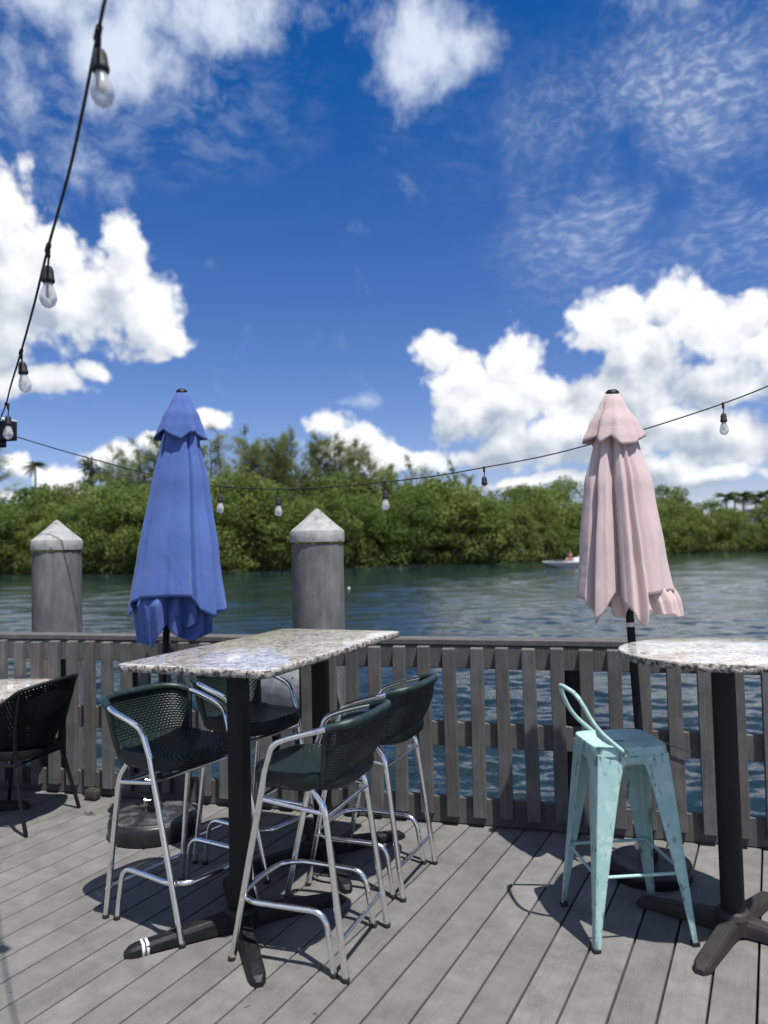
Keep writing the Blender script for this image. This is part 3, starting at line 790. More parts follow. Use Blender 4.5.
    tube(bm,[g_.co if hasattr(g_,'co') else g_ for g_ in [samp(0).lerp(Vector((.200,-.155,.70)),k/8)+Vector((0,-.022*math.sin(PI*k/8)*0,0)) for k in range(9)]],.011,10)
    tube(bm,[samp(1).lerp(Vector((-.200,-.155,.70)),k/8) for k in range(9)],.011,10)
    link('back_binding',bm,'green_wrap',t)
    return t
def face(vx,vy): return math.atan2(vy,vx)-PI/2
s0=stool()
specs=[((-.922,3.430),(.835,-.55),'near left green bar stool with see-through woven back, beside the blue umbrella base'),
       ((-.678,3.995),(.845,-.53),'far left green bar stool, mostly hidden behind the column of the long table'),
       ((-.325,3.132),(-.935,.355),'nearest green bar stool, right of the long table, standing closest to the camera'),
       ((-.092,3.760),(-.92,.39),'far right green bar stool between the long table and the fence')]
for i,(p,d,lab) in enumerate(specs):
    o=s0 if i==0 else copy_tree(s0)
    o.location=(*p,0); o.rotation_euler=(0,0,face(*d)); o['label']=lab

# ------------------------------------------------------------------ mint stool (faces +x, local +y = front)
def mint_stool():
    cx=sum((.75,1.141,.756,1.155))/4; cy=sum((2.995,3.013,3.402,3.485))/4
    t=thing('metal_stool','distressed mint green metal bar stool with low tube back, beside the round table','bar stool',(cx,cy,0),R(-90+5))
    H=.755; hw=.152
    n=48
    def so(s,k,e=.32,w=hw):
        a=2*PI*k/n; c,q=math.cos(a),math.sin(a); return Vector((math.copysign(abs(c)**e,c)*w*s,math.copysign(abs(q)**e,q)*w*s,0))
    # seat pan with a hand hole
    bm=B(); rings=[]
    for s,z in((.16,H-.012),(.45,H-.010),(.8,H-.004),(.93,H+.0),(.985,H-.002),(1.0,H-.010),(1.012,H-.034),(1.0,H-.034),(.98,H-.012),(.8,H-.008),(.16,H-.016)):
        if s==.16: rings.append([Vector((.017*math.cos(2*PI*k/n),.036*math.sin(2*PI*k/n),z)) for k in range(n)])
        else: rings.append([so(s,k)+Vector((0,0,z)) for k in range(n)])
    loft(bm,rings+[rings[0]],caps=False); bmesh.ops.remove_doubles(bm,verts=bm.verts,dist=1e-5)
    link('seat',bm,'mint',t,smooth=40)
    bm=B()
    rings=[[so(.965,k)+Vector((0,0,z)) for k in range(n)] for z in (H-.03,H-.072)]
    loft(bm,rings,caps=False); ap=link('apron',bm,'mint',t); md=ap.modifiers.new('s','SOLIDIFY'); md.thickness=.003
    # legs: folded sheet channel, wide at the top, narrow at the foot
    for sx,sy in((-1,-1),(1,-1),(1,1),(-1,1)):
        bm=B(); rings=[]
        for k in range(15):
            u=k/14; z=(H-.03)*(1-u)+.012*u
            cxp=.1475+(.208-.1475)*u; w=.083*(1-u)**1.15+.024
            if u<.12: w+=.03*(1-u/.12)**2
            c=Vector((sx*cxp,sy*cxp,z)); th=.004
            # outline of an L with rounded corner, slight lip
            P2=[(-w,-.0),(-w*.5,.0),(-.014,.0),(-.004,-.004),(0,-.014),(0,-w*.5),(0,-w)]
            outer=[Vector((a,b,0)) for a,b in P2]; lip=[Vector((-.006,-w+.0,0)),Vector((-.006,-.018,0)),Vector((-.018,-.006,0)),Vector((-w,-.006,0))]
            ring=[c+Vector((sx*(q.x+.0),sy*(q.y+.0),0)) for q in outer+lip]
            rings.append(ring)
        loft(bm,rings)
        # rib down the corner
        lg=link('leg',bm,'mint',t,smooth=35)
        bm=B(); cx2=.208-.012; box(bm,(sx*cx2,sy*cx2,.008),(.030,.030,.016),bev=.005,seg=2); link('foot_cap',bm,'rubber',lg)
    z=.268; q=.1475+(.208-.1475)*(1-z/(H-.03))-.012
    for a in range(4):
        x0,y0=[(-1,-1),(1,-1),(1,1),(-1,1)][a]; x1,y1=[(-1,-1),(1,-1),(1,1),(-1,1)][(a+1)%4]
        p0=Vector((x0*q,y0*q,z)); p1_=Vector((x1*q,y1*q,z)); d=(p1_-p0).normalized()
        bm=B(); tube(bm,[p0,p0+d*.028,p0+d*.04,p1_-d*.04,p1_-d*.028,p1_],[.0095,.0095,.0062,.0062,.0095,.0095],10)
        link('stretcher',bm,'mint',t)
    # back: U loop fixed to both sides of the seat, leaning outwards at the rear (-y)
    bm=B(); pts=[(hw+.006,-.030,H-.030),(hw-.002,-.150,H+.075),(hw-.028,-.212,H+.206),(0,-.222,H+.216),(-hw+.028,-.212,H+.206),(-hw+.002,-.150,H+.075),(-hw-.006,-.030,H-.030)]
    tube(bm,fillet(pts,[0,.06,.055,.05,.055,.06,0],7),.0088,12,sx=1,sy=1.0)
    for s in(-1,1): lathe(bm,[(0,-.004),(.009,-.003),(.009,.011),(.006,.014),(0,.014)],(s*(hw+.004),-.036,H-.030),10,axis=(s,0,0))
    tube(bm,fillet([(hw-.004,-.118,H+.046),(hw-.050,-.160,H+.118),(-hw+.050,-.160,H+.118),(-hw+.004,-.118,H+.046)],.04,6),.0055,8) if False else None
    link('back_loop',bm,'mint',t)
    return t
mint_stool()

# ------------------------------------------------------------------ black armchair at the left
def armchair():
    a=atZ(26,837,0); b=atZ(79,808,0); m_=(a+b)/2; w=(b-a).length; bd=(b-a).normalized(); f=Vector((-bd.y,bd.x,0))
    if f.x>0: f=-f
    t=thing('armchair','black open weave armchair at the low table on the left edge','chair',(m_.x+f.x*.25,m_.y+f.y*.25,0),math.atan2(f.y,f.x)-PI/2)
    # local: +y front, rear legs at y=-.25
    hw=w/2
    for s in(-1,1):
        bm=B(); tube(bm,smooth_path([(s*hw,-.25,0.004),(s*(hw-.02),-.185,.25),(s*(hw-.045),-.15,.42),(s*(hw-.02),-.165,.55),(s*(hw+.012),-.22,.80)],6),.0115,10); link('leg',bm,'black_metal',t)
        bm=B(); tube(bm,smooth_path([(s*(hw+.01),.26,0.004),(s*(hw-.01),.22,.3),(s*(hw+.01),.21,.6)],6),.0115,10); link('leg',bm,'black_metal',t)
    top=smooth_path([(hw+.01,.21,.60),(hw+.035,.10,.655),(hw+.03,-.08,.705),(hw+.012,-.22,.80),(hw-.12,-.31,.832),(0,-.335,.838),(-hw+.12,-.31,.832),(-hw-.012,-.22,.80),(-hw-.03,-.08,.705),(-hw-.035,.10,.655),(-hw-.01,.21,.60)],6)
    bm=B(); tube(bm,top,.0115,10); link('armrest',bm,'black_metal',t)
    bm=B(); uvl=bm.loops.layers.uv.new('UVMap'); grid=[]
    N=len(top)-1
    for i,p in enumerate(top):
        th=(i/N-.5)*2
        bot=Vector((-math.sin(th*1.45)*(hw-.03),-.20+.22*(1-math.cos(th*1.6)),.43+.02*abs(th))); col=[]
        for j in range(11):
            v=j/10; q=p.lerp(bot,v); q.y-=.03*math.sin(PI*v)*(1-th*th); col.append(bm.verts.new(q))
        grid.append(col)
    for i in range(N):
        for j in range(10):
            fc=bm.faces.new((grid[i][j],grid[i+1][j],grid[i+1][j+1],grid[i][j+1]))
            for l,(a_,b_) in zip(fc.loops,((i,j),(i+1,j),(i+1,j+1),(i,j+1))): l[uvl].uv=(a_/N*74,b_/10*26)
    bk=link('backrest',bm,'wicker_black',t,smooth=180); md=bk.modifiers.new('s','SOLIDIFY'); md.thickness=.005
    bm=B(); uvl=bm.loops.layers.uv.new('UVMap'); n=40
    def so(s,k):
        a_=2*PI*k/n; c,q=math.cos(a_),math.sin(a_); e=.6
        return Vector((math.copysign(abs(c)**e,c)*(hw-.02)*s,(math.copysign(abs(q)**e,q)*.225+.01)*s,0))
    loft(bm,[[so(s,k)+Vector((0,0,z)) for k in range(n)] for s,z in((.02,.415),(.6,.42),(.92,.432),(1.0,.432),(1.01,.415),(.98,.40),(.5,.397),(.02,.395))])
    for fc in bm.faces:
        for l in fc.loops: l[uvl].uv=(l.vert.co.x*70,l.vert.co.y*70)
    link('seat',bm,'wicker_seat' if False else 'black_metal',t)
    bm=B(); 
    for s in(-1,1): tube(bm,[(s*(hw-.03),-.16,.375),(s*(hw-.005),.22,.375)],.008,8)
    tube(bm,[(-hw+.03,-.16,.375),(hw-.03,-.16,.375)],.008,8); tube(bm,[(-hw+.005,.22,.375),(hw-.005,.22,.375)],.008,8)
    link('seat_frame',bm,'black_metal',t)
armchair()

# ------------------------------------------------------------------ umbrellas
def fold_ring(n,k,seed,sharp=.55):
    rr=random.Random(seed); amps=[rr.uniform(.6,1.15) for _ in range(k)]; offs=[rr.uniform(-.14,.14) for _ in range(k)]
    out=[]
    for i in range(n):
        a=i/n*k; j=int(a)%k; f=a-int(a)
        f=min(max(f+offs[j]*math.sin(PI*f),0),1)
        out.append((abs(math.sin(PI*f))**sharp)*amps[j])
    return out
def drape(bm,axis,top_len,rows,prof,depth,hem,tab,n=288,seed=1,shift=(0,0),wr=.004,sag=.0,cr=14):
    """cloth hanging from the pole; tab = (angle, radius factor) control points: ridges and valleys joined by flat panels"""
    rr=random.Random(seed+5); wob=[(rr.uniform(0,6.3),rr.uniform(3,9),rr.uniform(1,3)) for _ in range(6)]
    small=[(rr.uniform(0,2*PI),rr.uniform(.02,.05),rr.choice((-1,1))*rr.uniform(.3,1),rr.uniform(.2,.8)) for _ in range(cr)]
    tb=sorted(tab); tb=[(tb[-1][0]-360,tb[-1][1])]+tb+[(tb[0][0]+360,tb[0][1])]
    def fac(d):
        d%=360
        for (a,b),(c,e) in zip(tb,tb[1:]):
            if a<=d<=c:
                t=(d-a)/(c-a); t=t+.10*math.sin(2*PI*t)*-.5; return b+(e-b)*t
        return 1
    fs=[fac(360*q/n) for q in range(n)]
    fs=[(fs[q-1]+2*fs[q]+fs[(q+1)%n])/4 for q in range(n)]
    grid=[]
    for i in range(rows+1):
        u=i/rows; ring=[]
        for q in range(n):
            th=2*PI*q/n; L_=hem(th); s=top_len+(L_-top_len)*u
            drift=math.sin(s*2.3+seed)*4*u; j=(q+drift); j0=int(math.floor(j)); fj=j-j0
            f=fs[j0%n]*(1-fj)+fs[(j0+1)%n]*fj
            rad=prof(s); dp=depth(u); r_=rad*(1+(f-1)*dp)
            r_+=wr*sum(math.sin(a+b*th+c_*s*3.1) for a,b,c_ in wob)/2*min(1,u*2)
            for a0,w_,am,u0 in small:
                dd=abs((th-a0+PI)%(2*PI)-PI)/(w_*(1+1.5*u))
                if dd<2.5 and u>u0: r_+=am*.012*math.exp(-dd*dd)*min(1,(u-u0)*3)
            c=axis(s)+Vector((shift[0]*u,shift[1]*u,0)); ring.append(c+Vector((math.cos(th)*r_,math.sin(th)*r_*.88,0)))
        grid.append(ring)
    loft(bm,grid,caps=False)
def interp(tab):
    def f(x):
        if x<=tab[0][0]: return tab[0][1]
        for (a,b),(c,d) in zip(tab,tab[1:]):
            if x<=c:
                t=(x-a)/(c-a); t=t*t*(3-2*t)*.5+t*.5; return b+(d-b)*t
        return tab[-1][1]
    return f
def ang_interp(tab):
    tab=sorted(tab); tab2=[(tab[-1][0]-360,tab[-1][1])]+tab+[(tab[0][0]+360,tab[0][1])]
    def f(th):
        d=math.degrees(th)%360
        for (a,b),(c,e) in zip(tab2,tab2[1:]):
            if a<=d<=c: 
                t=(d-a)/(c-a); return b+(e-b)*t
        return tab2[0][1]
    return f
def umbrella(label,top,base,mat_,base_r,base_h,spec,pole_m='black_metal'):
    top=Vector(top); base=Vector(base); t=thing('patio_umbrella',label,'umbrella',base,0)
    T=top-base; Lp=T.length; dn=-T.normalized()
    axis=lambda s: T+dn*s
    bm=B(); tube(bm,[dn*-.12,T*.3,T*.6,T*.985],.019,16); po=link('pole',bm,pole_m,t)
    for hz in spec.get('bands',()):
        c=T*(hz/T.z); bm=B(); tube(bm,[c-T.normalized()*.010,c+T.normalized()*.010],.0205,16); link('band',bm,'tape',po)
    bm=B(); lathe(bm,[(0,.012),(.020,.010),(.032,.0),(.034,-.012),(.02,-.02)],T,20,axis=T); link('finial',bm,'black_metal',t)
    # vent
    v=spec['vent']; bm=B(); rr_=random.Random(v.get('seed',3))
    drape(bm,axis,.008,16,interp([(0,.030),(.06,.060),(.16,.108),(.235,v['r']*1.03),(.30,v['r']*1.17)]),interp([(0,.1),(.4,.5),(1,1.)]),ang_interp(v['hem']),v['tab'],seed=v.get('seed',3),shift=v.get('shift',(0,0)),wr=.003,cr=6)
    vt=link('vent',bm,mat_,t,smooth=180); md=vt.modifiers.new('s','SOLIDIFY'); md.thickness=.003
    lay=spec['layers']
    for li,ly in enumerate(lay):
        bm=B(); drape(bm,axis,ly.get('start',.10),56,interp(ly['prof']),interp(ly['depth']),ang_interp(ly['hem']),ly['tab'],seed=ly['seed'],shift=ly.get('shift',(0,0)),wr=ly.get('wr',.004))
        o=link('canopy' if li==0 else 'inner_fold',bm,mat_,t,smooth=180); md=o.modifiers.new('s','SOLIDIFY'); md.thickness=.0025
    # ribs peeking below the cloth
    for (dx_,dy_,s0_,s1_) in spec.get('ribs',()):
        bm=B(); a_=axis(s0_)+Vector((dx_*.6,dy_*.6,0)); b_=axis(s1_)+Vector((dx_,dy_,0)); tube(bm,[a_,b_],.0085,8,sx=1,sy=.7); link('rib',bm,'black_metal',t)
    # base
    bm=B(); R0=base_r; h=base_h
    lathe(bm,[(R0*.97,0),(R0*1.0,.012),(R0*1.0,h*.62),(R0*.97,h*.80),(R0*.93,h*.86)],(0,0,0),56)
    bs_=link('base',bm,'plastic_base',t,smooth=40)
    bm=B(); lathe(bm,[(R0*.935,h*.84),(R0*.90,h*.90),(R0*.84,h*.895),(R0*.82,h*.875),(R0*.45,h*.95),(R0*.22,h*1.0),(.045,h*1.02)],(0,0,0),56); link('base_top',bm,'dusty_base',bs_,smooth=40)
    bm=B(); tube(bm,[T*(h/T.z),T*((h+.25)/T.z)],.028,18); tube(bm,[T*((h)/T.z),T*((h+.03)/T.z)],.042,18); tube(bm,[T*((h+.22)/T.z),T*((h+.26)/T.z)],.033,18); link('stem',bm,'black_metal',bs_)
    for hh in(.06,.17):
        bm=B(); c=T*((h+hh)/T.z); d=Vector((-.92,-.3,0)).normalized(); tube(bm,[c+d*.02,c+d*.058],.006,8); tube(bm,[c+d*.052,c+d*.064],.016,10)
        tube(bm,[c+d*.058-Vector((0,0,.022)),c+d*.058+Vector((0,0,.022))],.005,8); link('knob',bm,'alu',bs_)
    return t
topB=atY(182,391,4.42); baseB=Vector((atZ(153,822,.06).x,4.38,0))
bh=interp([(0,.03),(.10,.05),(.28,.118),(.55,.155),(.95,.222),(1.45,.272)])
ALT=lambda k,lo,hi,ph=0:[((ph+360*(i+.5*j)/k)%360,(hi,lo)[j]) for i in range(k) for j in (0,1)]
BT=[(180,1.0),(204,.95),(221,1.04),(226,.86),(233,.98),(268,.90),(300,1.03),(306,.80),(314,.96),(338,1.0),(346,.84),(356,1.03),(15,.97),(28,.72),(44,1.0),(66,.75),(90,1.),(112,.72),(134,1.0),(158,.78)]
umbrella('closed blue patio umbrella on a round black base, left of the right piling',topB,baseB,M['blue_cloth'],.243,.12,dict(
 vent=dict(r=.128,seed=4,tab=[(175,1.08),(205,1.0),(222,.78),(240,1.05),(262,.98),(285,.86),(305,1.06),(330,.80),(350,1.10),(20,.9),(50,1.05),(85,.8),(120,1.05),(150,.85)],
   hem=[(175,.285),(205,.275),(222,.235),(240,.24),(262,.275),(285,.30),(305,.26),(330,.25),(350,.29),(90,.27)],shift=(.006,0)),
 layers=[dict(prof=[(0,.02),(.12,.052),(.30,.112),(.55,.163),(.95,.230),(1.30,.280),(1.6,.29)],depth=[(0,.6),(.25,1.1),(.6,1.2),(1,1.1)],tab=BT,
   hem=[(0,1.27),(25,1.24),(60,1.22),(120,1.22),(160,1.24),(186,1.30),(206,1.24),(224,1.185),(275,1.175),(300,1.18),(312,1.26),(330,1.30),(345,1.28)],seed=12,shift=(.058,0)),
  dict(prof=[(0,.02),(.9,.11),(1.12,.175),(1.22,.235),(1.5,.19)],depth=[(0,.8),(1,1.4)],start=.9,tab=[(180,1.0),(200,.96),(214,.72),(228,1.0),(252,.95),(266,1.05),(276,.70),(290,.95),(304,.72),(318,1.0),(336,.78),(350,1.05),(30,.8),(60,1.),(100,.8),(140,1.)],
   hem=[(0,1.25),(40,1.20),(110,1.25),(160,1.25),(190,1.30),(214,1.34),(232,1.40),(246,1.455),(262,1.38),(276,1.25),(290,1.30),(306,1.36),(322,1.30),(338,1.37),(350,1.30)],seed=5,shift=(.045,0)),
  dict(prof=[(0,.02),(.9,.08),(1.18,.16),(1.28,.205),(1.5,.195)],depth=[(0,.8),(1,1.5)],start=.9,tab=ALT(8,.74,1.02,12),
   hem=[(0,1.42),(60,1.3),(120,1.3),(180,1.43),(206,1.45),(224,1.36),(262,1.34),(290,1.40),(318,1.43),(335,1.36),(348,1.44)],seed=9,shift=(.05,0))]))
topP=atY(612,392,3.68); baseP=Vector((atZ(652,870,.03).x,3.69,0))
PT=[(180,1.0),(198,.97),(207,.74),(216,.99),(231,.93),(243,.60),(252,.86),(263,1.02),(270,.82),(278,1.03),(284,.86),(297,.97),(325,1.0),(350,1.02),(2,.78),(16,1.0),(40,.72),(62,1.0),(88,.75),(112,1.0),(136,.75),(158,.98)]
umbrella('closed pale pink patio umbrella with black pole and base, behind the mint stool',topP,baseP,M['pink_cloth'],.190,.08,dict(
 bands=(1.17,),
 vent=dict(r=.127,seed=7,tab=[(170,1.10),(195,1.15),(212,.78),(228,1.0),(255,.88),(270,1.04),(292,.96),(318,1.0),(345,1.10),(5,.85),(40,1.0),(80,.8),(120,1.0),(150,.8)],
   hem=[(170,.245),(195,.235),(212,.215),(228,.255),(250,.225),(270,.27),(300,.265),(330,.235),(350,.215),(90,.25)],shift=(-.012,0)),
 layers=[dict(prof=[(0,.02),(.12,.056),(.25,.105),(.45,.158),(.75,.20),(1.10,.238),(1.4,.245)],depth=[(0,.7),(.25,1.0),(.6,1.25),(1,1.25)],tab=PT,
   hem=[(0,.97),(20,1.00),(80,1.0),(140,1.0),(180,.98),(200,.99),(213,1.10),(226,1.06),(241,.96),(254,1.0),(264,1.04),(277,1.12),(285,.97),(300,.96),(330,.955)],seed=41,shift=(-.02,0)),
  dict(prof=[(0,.02),(.6,.07),(.85,.12),(1.0,.185),(1.3,.19)],depth=[(0,.8),(1,1.1)],start=.6,tab=[(180,1.0),(196,.8),(208,1.0),(222,.8),(236,1.0),(250,.75),(262,1.0),(274,.78),(284,1.0),(292,.86),(301,1.0),(311,.90),(322,1.02),(334,.86),(344,1.06),(356,.88),(10,1.0),(50,.8),(90,1.0),(130,.8)],
   hem=[(0,1.06),(20,1.04),(60,1.0),(120,1.0),(180,1.0),(205,1.06),(225,1.08),(245,1.0),(270,1.04),(285,1.06),(301,1.065),(311,1.055),(322,1.08),(334,1.07),(344,1.085)],seed=8,shift=(.05,-.01))],
 ribs=[(.195,-.10,.95,1.04)]))
# ------------------------------------------------------------------ string lights
def bulb(px,py_top,Y,scale,label,grp,lead=.05,top=None,tilt=(0,0)):
    p=top if top is not None else atY(px,py_top,Y); t=thing('string_bulb',label,'light bulb',p,0,grp); s=scale
    tx,ty=tilt; ax=Vector((tx,ty,-1)).normalized()
    bm=B(); tube(bm,[Vector((0,0,0)),ax*lead*s*.5+Vector((.002,0,0)),ax*lead*s],.0035*s,8); 
    tube(bm,[Vector((0,0,.012)),Vector((0,0,-.022))],.0075*s,10); link('lead',bm,'rubber',t)
    c=ax*lead*s
    bm=B(); lathe(bm,[(.006*s,0),(.012*s,.004*s),(.017*s,.016*s),(.0185*s,.040*s),(.0205*s,.044*s),(.0205*s,.050*s),(.0185*s,.054*s),(.016*s,.056*s)],c,20,axis=ax); link('socket',bm,'rubber',t)
    c=c+ax*.052*s
    bm=B(); lathe(bm,[(.013*s,0),(.0145*s,.010*s),(.022*s,.030*s),(.0265*s,.048*s),(.0265*s,.058*s),(.021*s,.073*s),(.010*s,.082*s),(.001*s,.084*s)],c,22,axis=ax); gl=link('glass_bulb',bm,'glass',t,smooth=180)
    bm=B(); lathe(bm,[(.009*s,0),(.012*s,.012*s),(.012*s,.040*s),(.004*s,.052*s),(.001*s,.054*s)],c,12,axis=ax); link('filament_core',bm,'frost',t,smooth=180)
    return t
G1='bulbs on the overhead string at the left'; G2='bulbs on the string above the fence'
c1=[atY(120,-60,1.45),atY(105,0,1.62),atY(98,33,1.72),atY(72,160,2.0),atY(48,248,2.42),atY(34,305,2.85),atY(21,352,3.3),atY(11,385,3.85),atY(6,404,4.35),atY(-1,422,4.9)]
bm=B(); tube(bm,[atY(150,-190,1.2)]+smooth_path(c1,6),.0042,8)
for q,nx in((2,3),(4,5),(6,7),(8,9)):
    d=(c1[q]-c1[q-1]).normalized(); tube(bm,[c1[q]-d*.022,c1[q]+d*.022],.0085,10)
tag(link('light_string',bm,'rubber'),'black cable hanging steeply down the left side of the sky','cable')
bulb(0,0,0,1.0,'largest light bulb, topmost on the string at the left',G1,top=c1[2]+Vector((0,0,-.008)),lead=.030,tilt=(.07,0))
bulb(0,0,0,1.0,'second light bulb from the top of the left string, before the big cloud',G1,top=c1[4]+Vector((0,0,-.008)),lead=.05)
bulb(0,0,0,1.0,'third light bulb from the top on the string at the left, under the big cloud',G1,top=c1[6]+Vector((0,0,-.008)),lead=.035,tilt=(.12,0))
bulb(0,0,0,1.0,'lowest light bulb of the left string, hanging before the black floodlight',G1,top=c1[8]+Vector((.012,0,-.008)),lead=.06)
def fY(px): # depth just beyond the fence at this column
    t=fence_at(px,600); return fp(t,.35,0).y
c2px=[(14,436),(60,450),(100,461),(140,472),(182,481),(220,486.5),(278,489),(330,487),(385,482),(435,476),(484,467.5),(540,457),(590,444.5),(640,430.5),(680,418),(723,403.5),(768,386),(860,345),(960,295)]
c2=[atY(x,y,fY(x)) for x,y in c2px]
bm=B(); tube(bm,smooth_path(c2,5),.0038,8)
tag(link('light_string',bm,'rubber'),'thin sagging cable strung above the fence across the whole view','cable')
for idx,lab in((5,'light bulb hanging just right of the blue umbrella'),(6,'light bulb hanging left of the right piling cap'),(8,'light bulb hanging in front of the trees, first right of the piling'),(10,'light bulb hanging in front of the tree tops, second right of the piling'),(15,'light bulb hanging against the cloud, right of the pink umbrella')):
    bulb(0,0,0,.92,lab,G2,top=c2[idx]+Vector((0,0,-.006)),lead=.052)
# floodlight and its pole
fl=atY(6,431,5.25)
t=thing('floodlight','square black floodlight with pale hood at the left edge of the sky','floodlight',fl,R(-12))
bm=B(); box(bm,(-.015,0,0),(.155,.07,.135),bev=.008,seg=2); box(bm,(-.05,-.0,-.085),(.07,.06,.05),bev=.006); link('housing',bm,'black_metal',t)
bm=B(); box(bm,(-.02,-.01,.083),(.17,.10,.018),rot=Matrix.Rotation(R(14),4,'Y'),bev=.003); link('hood',bm,'white_paint',t)
bm=B(); tube(bm,[(-.08,.03,-.02),(-.17,.05,-.02)],.014,10); link('arm',bm,'black_metal',t)
bm=B(); q=atY(6,431,5.25)+Vector((-.20,.02,0)); box(bm,(q.x,q.y,.75),(.089,.089,3.5),bev=.006)
tag(link('light_pole',bm,'fence'),'square wooden post just outside the left edge, carrying the floodlight','pole')

# ------------------------------------------------------------------ buoy, boat
p=atZ(349,589,WZ)
bm=B(); lathe(bm,[(0,-.08),(.06,-.05),(.08,.0),(.06,.05),(.02,.08),(.015,.10),(0,.10)],(p.x,p.y,WZ+.03),20); tag(link('buoy',bm,'white_paint'),'small round white float on the water right of the right piling','buoy')
bp=atZ(578,567.0,WZ)
bt_=thing('motor_boat','small low white motor boat with two people, far out near the mangroves','boat',(bp.x,bp.y,WZ),R(4))
bm=B(); rings=[]
for x,w,zt,zb in((-3.6,.08,.62,.50),(-3.2,.50,.62,.22),(-2.3,.95,.58,.02),(-1.0,1.15,.55,-.10),(1.0,1.2,.52,-.12),(3.0,1.15,.52,-.12)):
    rings.append([Vector((x,-w,zt)),Vector((x,-w*.82,zb+.08)),Vector((x,0,zb)),Vector((x,w*.82,zb+.08)),Vector((x,w,zt)),Vector((x,w*.86,zt+.02)),Vector((x,w*.8,zt-.06)),Vector((x,-w*.8,zt-.06)),Vector((x,-w*.86,zt+.02))])
loft(bm,rings); link('hull',bm,'white_paint',bt_,smooth=30)
bm=B(); 
for s in(-1,1):
    tube(bm,smooth_path([(-3.62,s*.1,.50),(-3.2,s*.53,.40),(-2.3,s*.985,.36),(-1,s*1.185,.33),(1,s*1.235,.31),(3.0,s*1.185,.31)],4),.045,8)
link('rub_rail',bm,'hull_dark',bt_)
bm=B(); box(bm,(-.2,0,.74),(.7,.8,.42),bev=.06,seg=2); link('console',bm,'white_paint',bt_)
bm=B(); box(bm,(-.52,0,1.02),(.03,.7,.26),rot=Matrix.Rotation(R(-25),4,'Y'),bev=.004); link('windshield',bm,'hull_dark',bt_)
for x in(.9,2.2):
    bm=B(); box(bm,(x,0,.66),(.55,1.3,.22),bev=.04,seg=2); link('seat',bm,'shirt_light',bt_)
bm=B(); box(bm,(3.2,0,.75),(.35,.4,.55),bev=.08,seg=2); box(bm,(3.3,0,.25),(.14,.12,.7),bev=.02); link('outboard_motor',bm,'hull_dark',bt_)
bm=B()
for i_,(x,y) in enumerate(((-2.6,.3),(-2.2,-.4),(-1.6,.2))): box(bm,(x,y,.66),(.5,.35,.26),rz=i_*.5,bev=.06,seg=2)
tag(link('deck_bags',bm,'hull_dark',bt_),None,None)
def person(name,label,loc,rz,shirt,hairm,arm):
    t=thing(name,label,'person',loc,rz)
    # seated figure, faces local -x ; hips at z=0
    J=[(0,0,.06),(.03,0,.30),(.02,0,.50),(0,0,.60),(-.03,0,.72), (-.02,.09,.04),(-.44,.12,.06),(-.50,.12,-.34),(-.62,.12,-.38), (-.02,-.09,.04),(-.44,-.12,.06),(-.50,-.12,-.34),(-.62,-.12,-.38),
       (.02,.19,.48),(-.06,.25,.22),(-.30,.20,.20),(-.38,.19,.20),(.02,-.19,.48)]+[tuple(q) for q in arm]
    Ed=[(0,1),(1,2),(2,3),(3,4),(0,5),(5,6),(6,7),(7,8),(0,9),(9,10),(10,11),(11,12),(2,13),(13,14),(14,15),(15,16),(2,17),(17,18),(18,19),(19,20)]
    Rr=[.13,.14,.12,.055,.05,.10,.07,.05,.04,.10,.07,.05,.04,.06,.045,.036,.04,.06,.045,.036,.04]
    me=bpy.data.meshes.new('body'); bm=B(); sk=bm.verts.layers.skin.verify()
    vs=[bm.verts.new(j) for j in J]
    for v,r_ in zip(vs,Rr): v[sk].radius=(r_,r_*(.8 if r_>.1 else 1))
    vs[0][sk].use_root=True
    for a_,b_ in Ed: bm.edges.new((vs[a_],vs[b_]))
    bm.to_mesh(me); bm.free(); me.materials.append(M[shirt]); ob=bpy.data.objects.new('body',me); COL.objects.link(ob); ob.parent=t
    ob.modifiers.new('skin','SKIN'); s_=ob.modifiers.new('sub','SUBSURF'); s_.levels=s_.render_levels=1
    bm=B(); lathe(bm,[(0,-.12),(.045,-.11),(.072,-.05),(.08,.02),(.07,.08),(.04,.115),(0,.122)],(-.045,0,.82),16); box(bm,(-.125,0,.81),(.03,.025,.04),bev=.008)
    link('head',bm,'skin',t,smooth=180)
    bm=B(); lathe(bm,[(.082,.0),(.090,.04),(.078,.10),(.04,.135),(0,.14)],(-.025,0,.82),16); link('hair',bm,hairm,t,smooth=180)
cz=WZ+.80
person('person','seated person with arm raised, at the front of the distant boat',(bp.x-.75,bp.y-.15,cz),.25,'skin','hair',[(-.16,-.24,.38),(-.36,-.22,.50),(-.42,-.21,.54)])
person('person','seated person in a light shirt, behind the other in the distant boat',(bp.x+.42,bp.y+.1,cz+.05),-.1,'shirt_light','orange_hair',[(-.06,-.25,.22),(-.30,-.2,.2),(-.38,-.19,.2)])

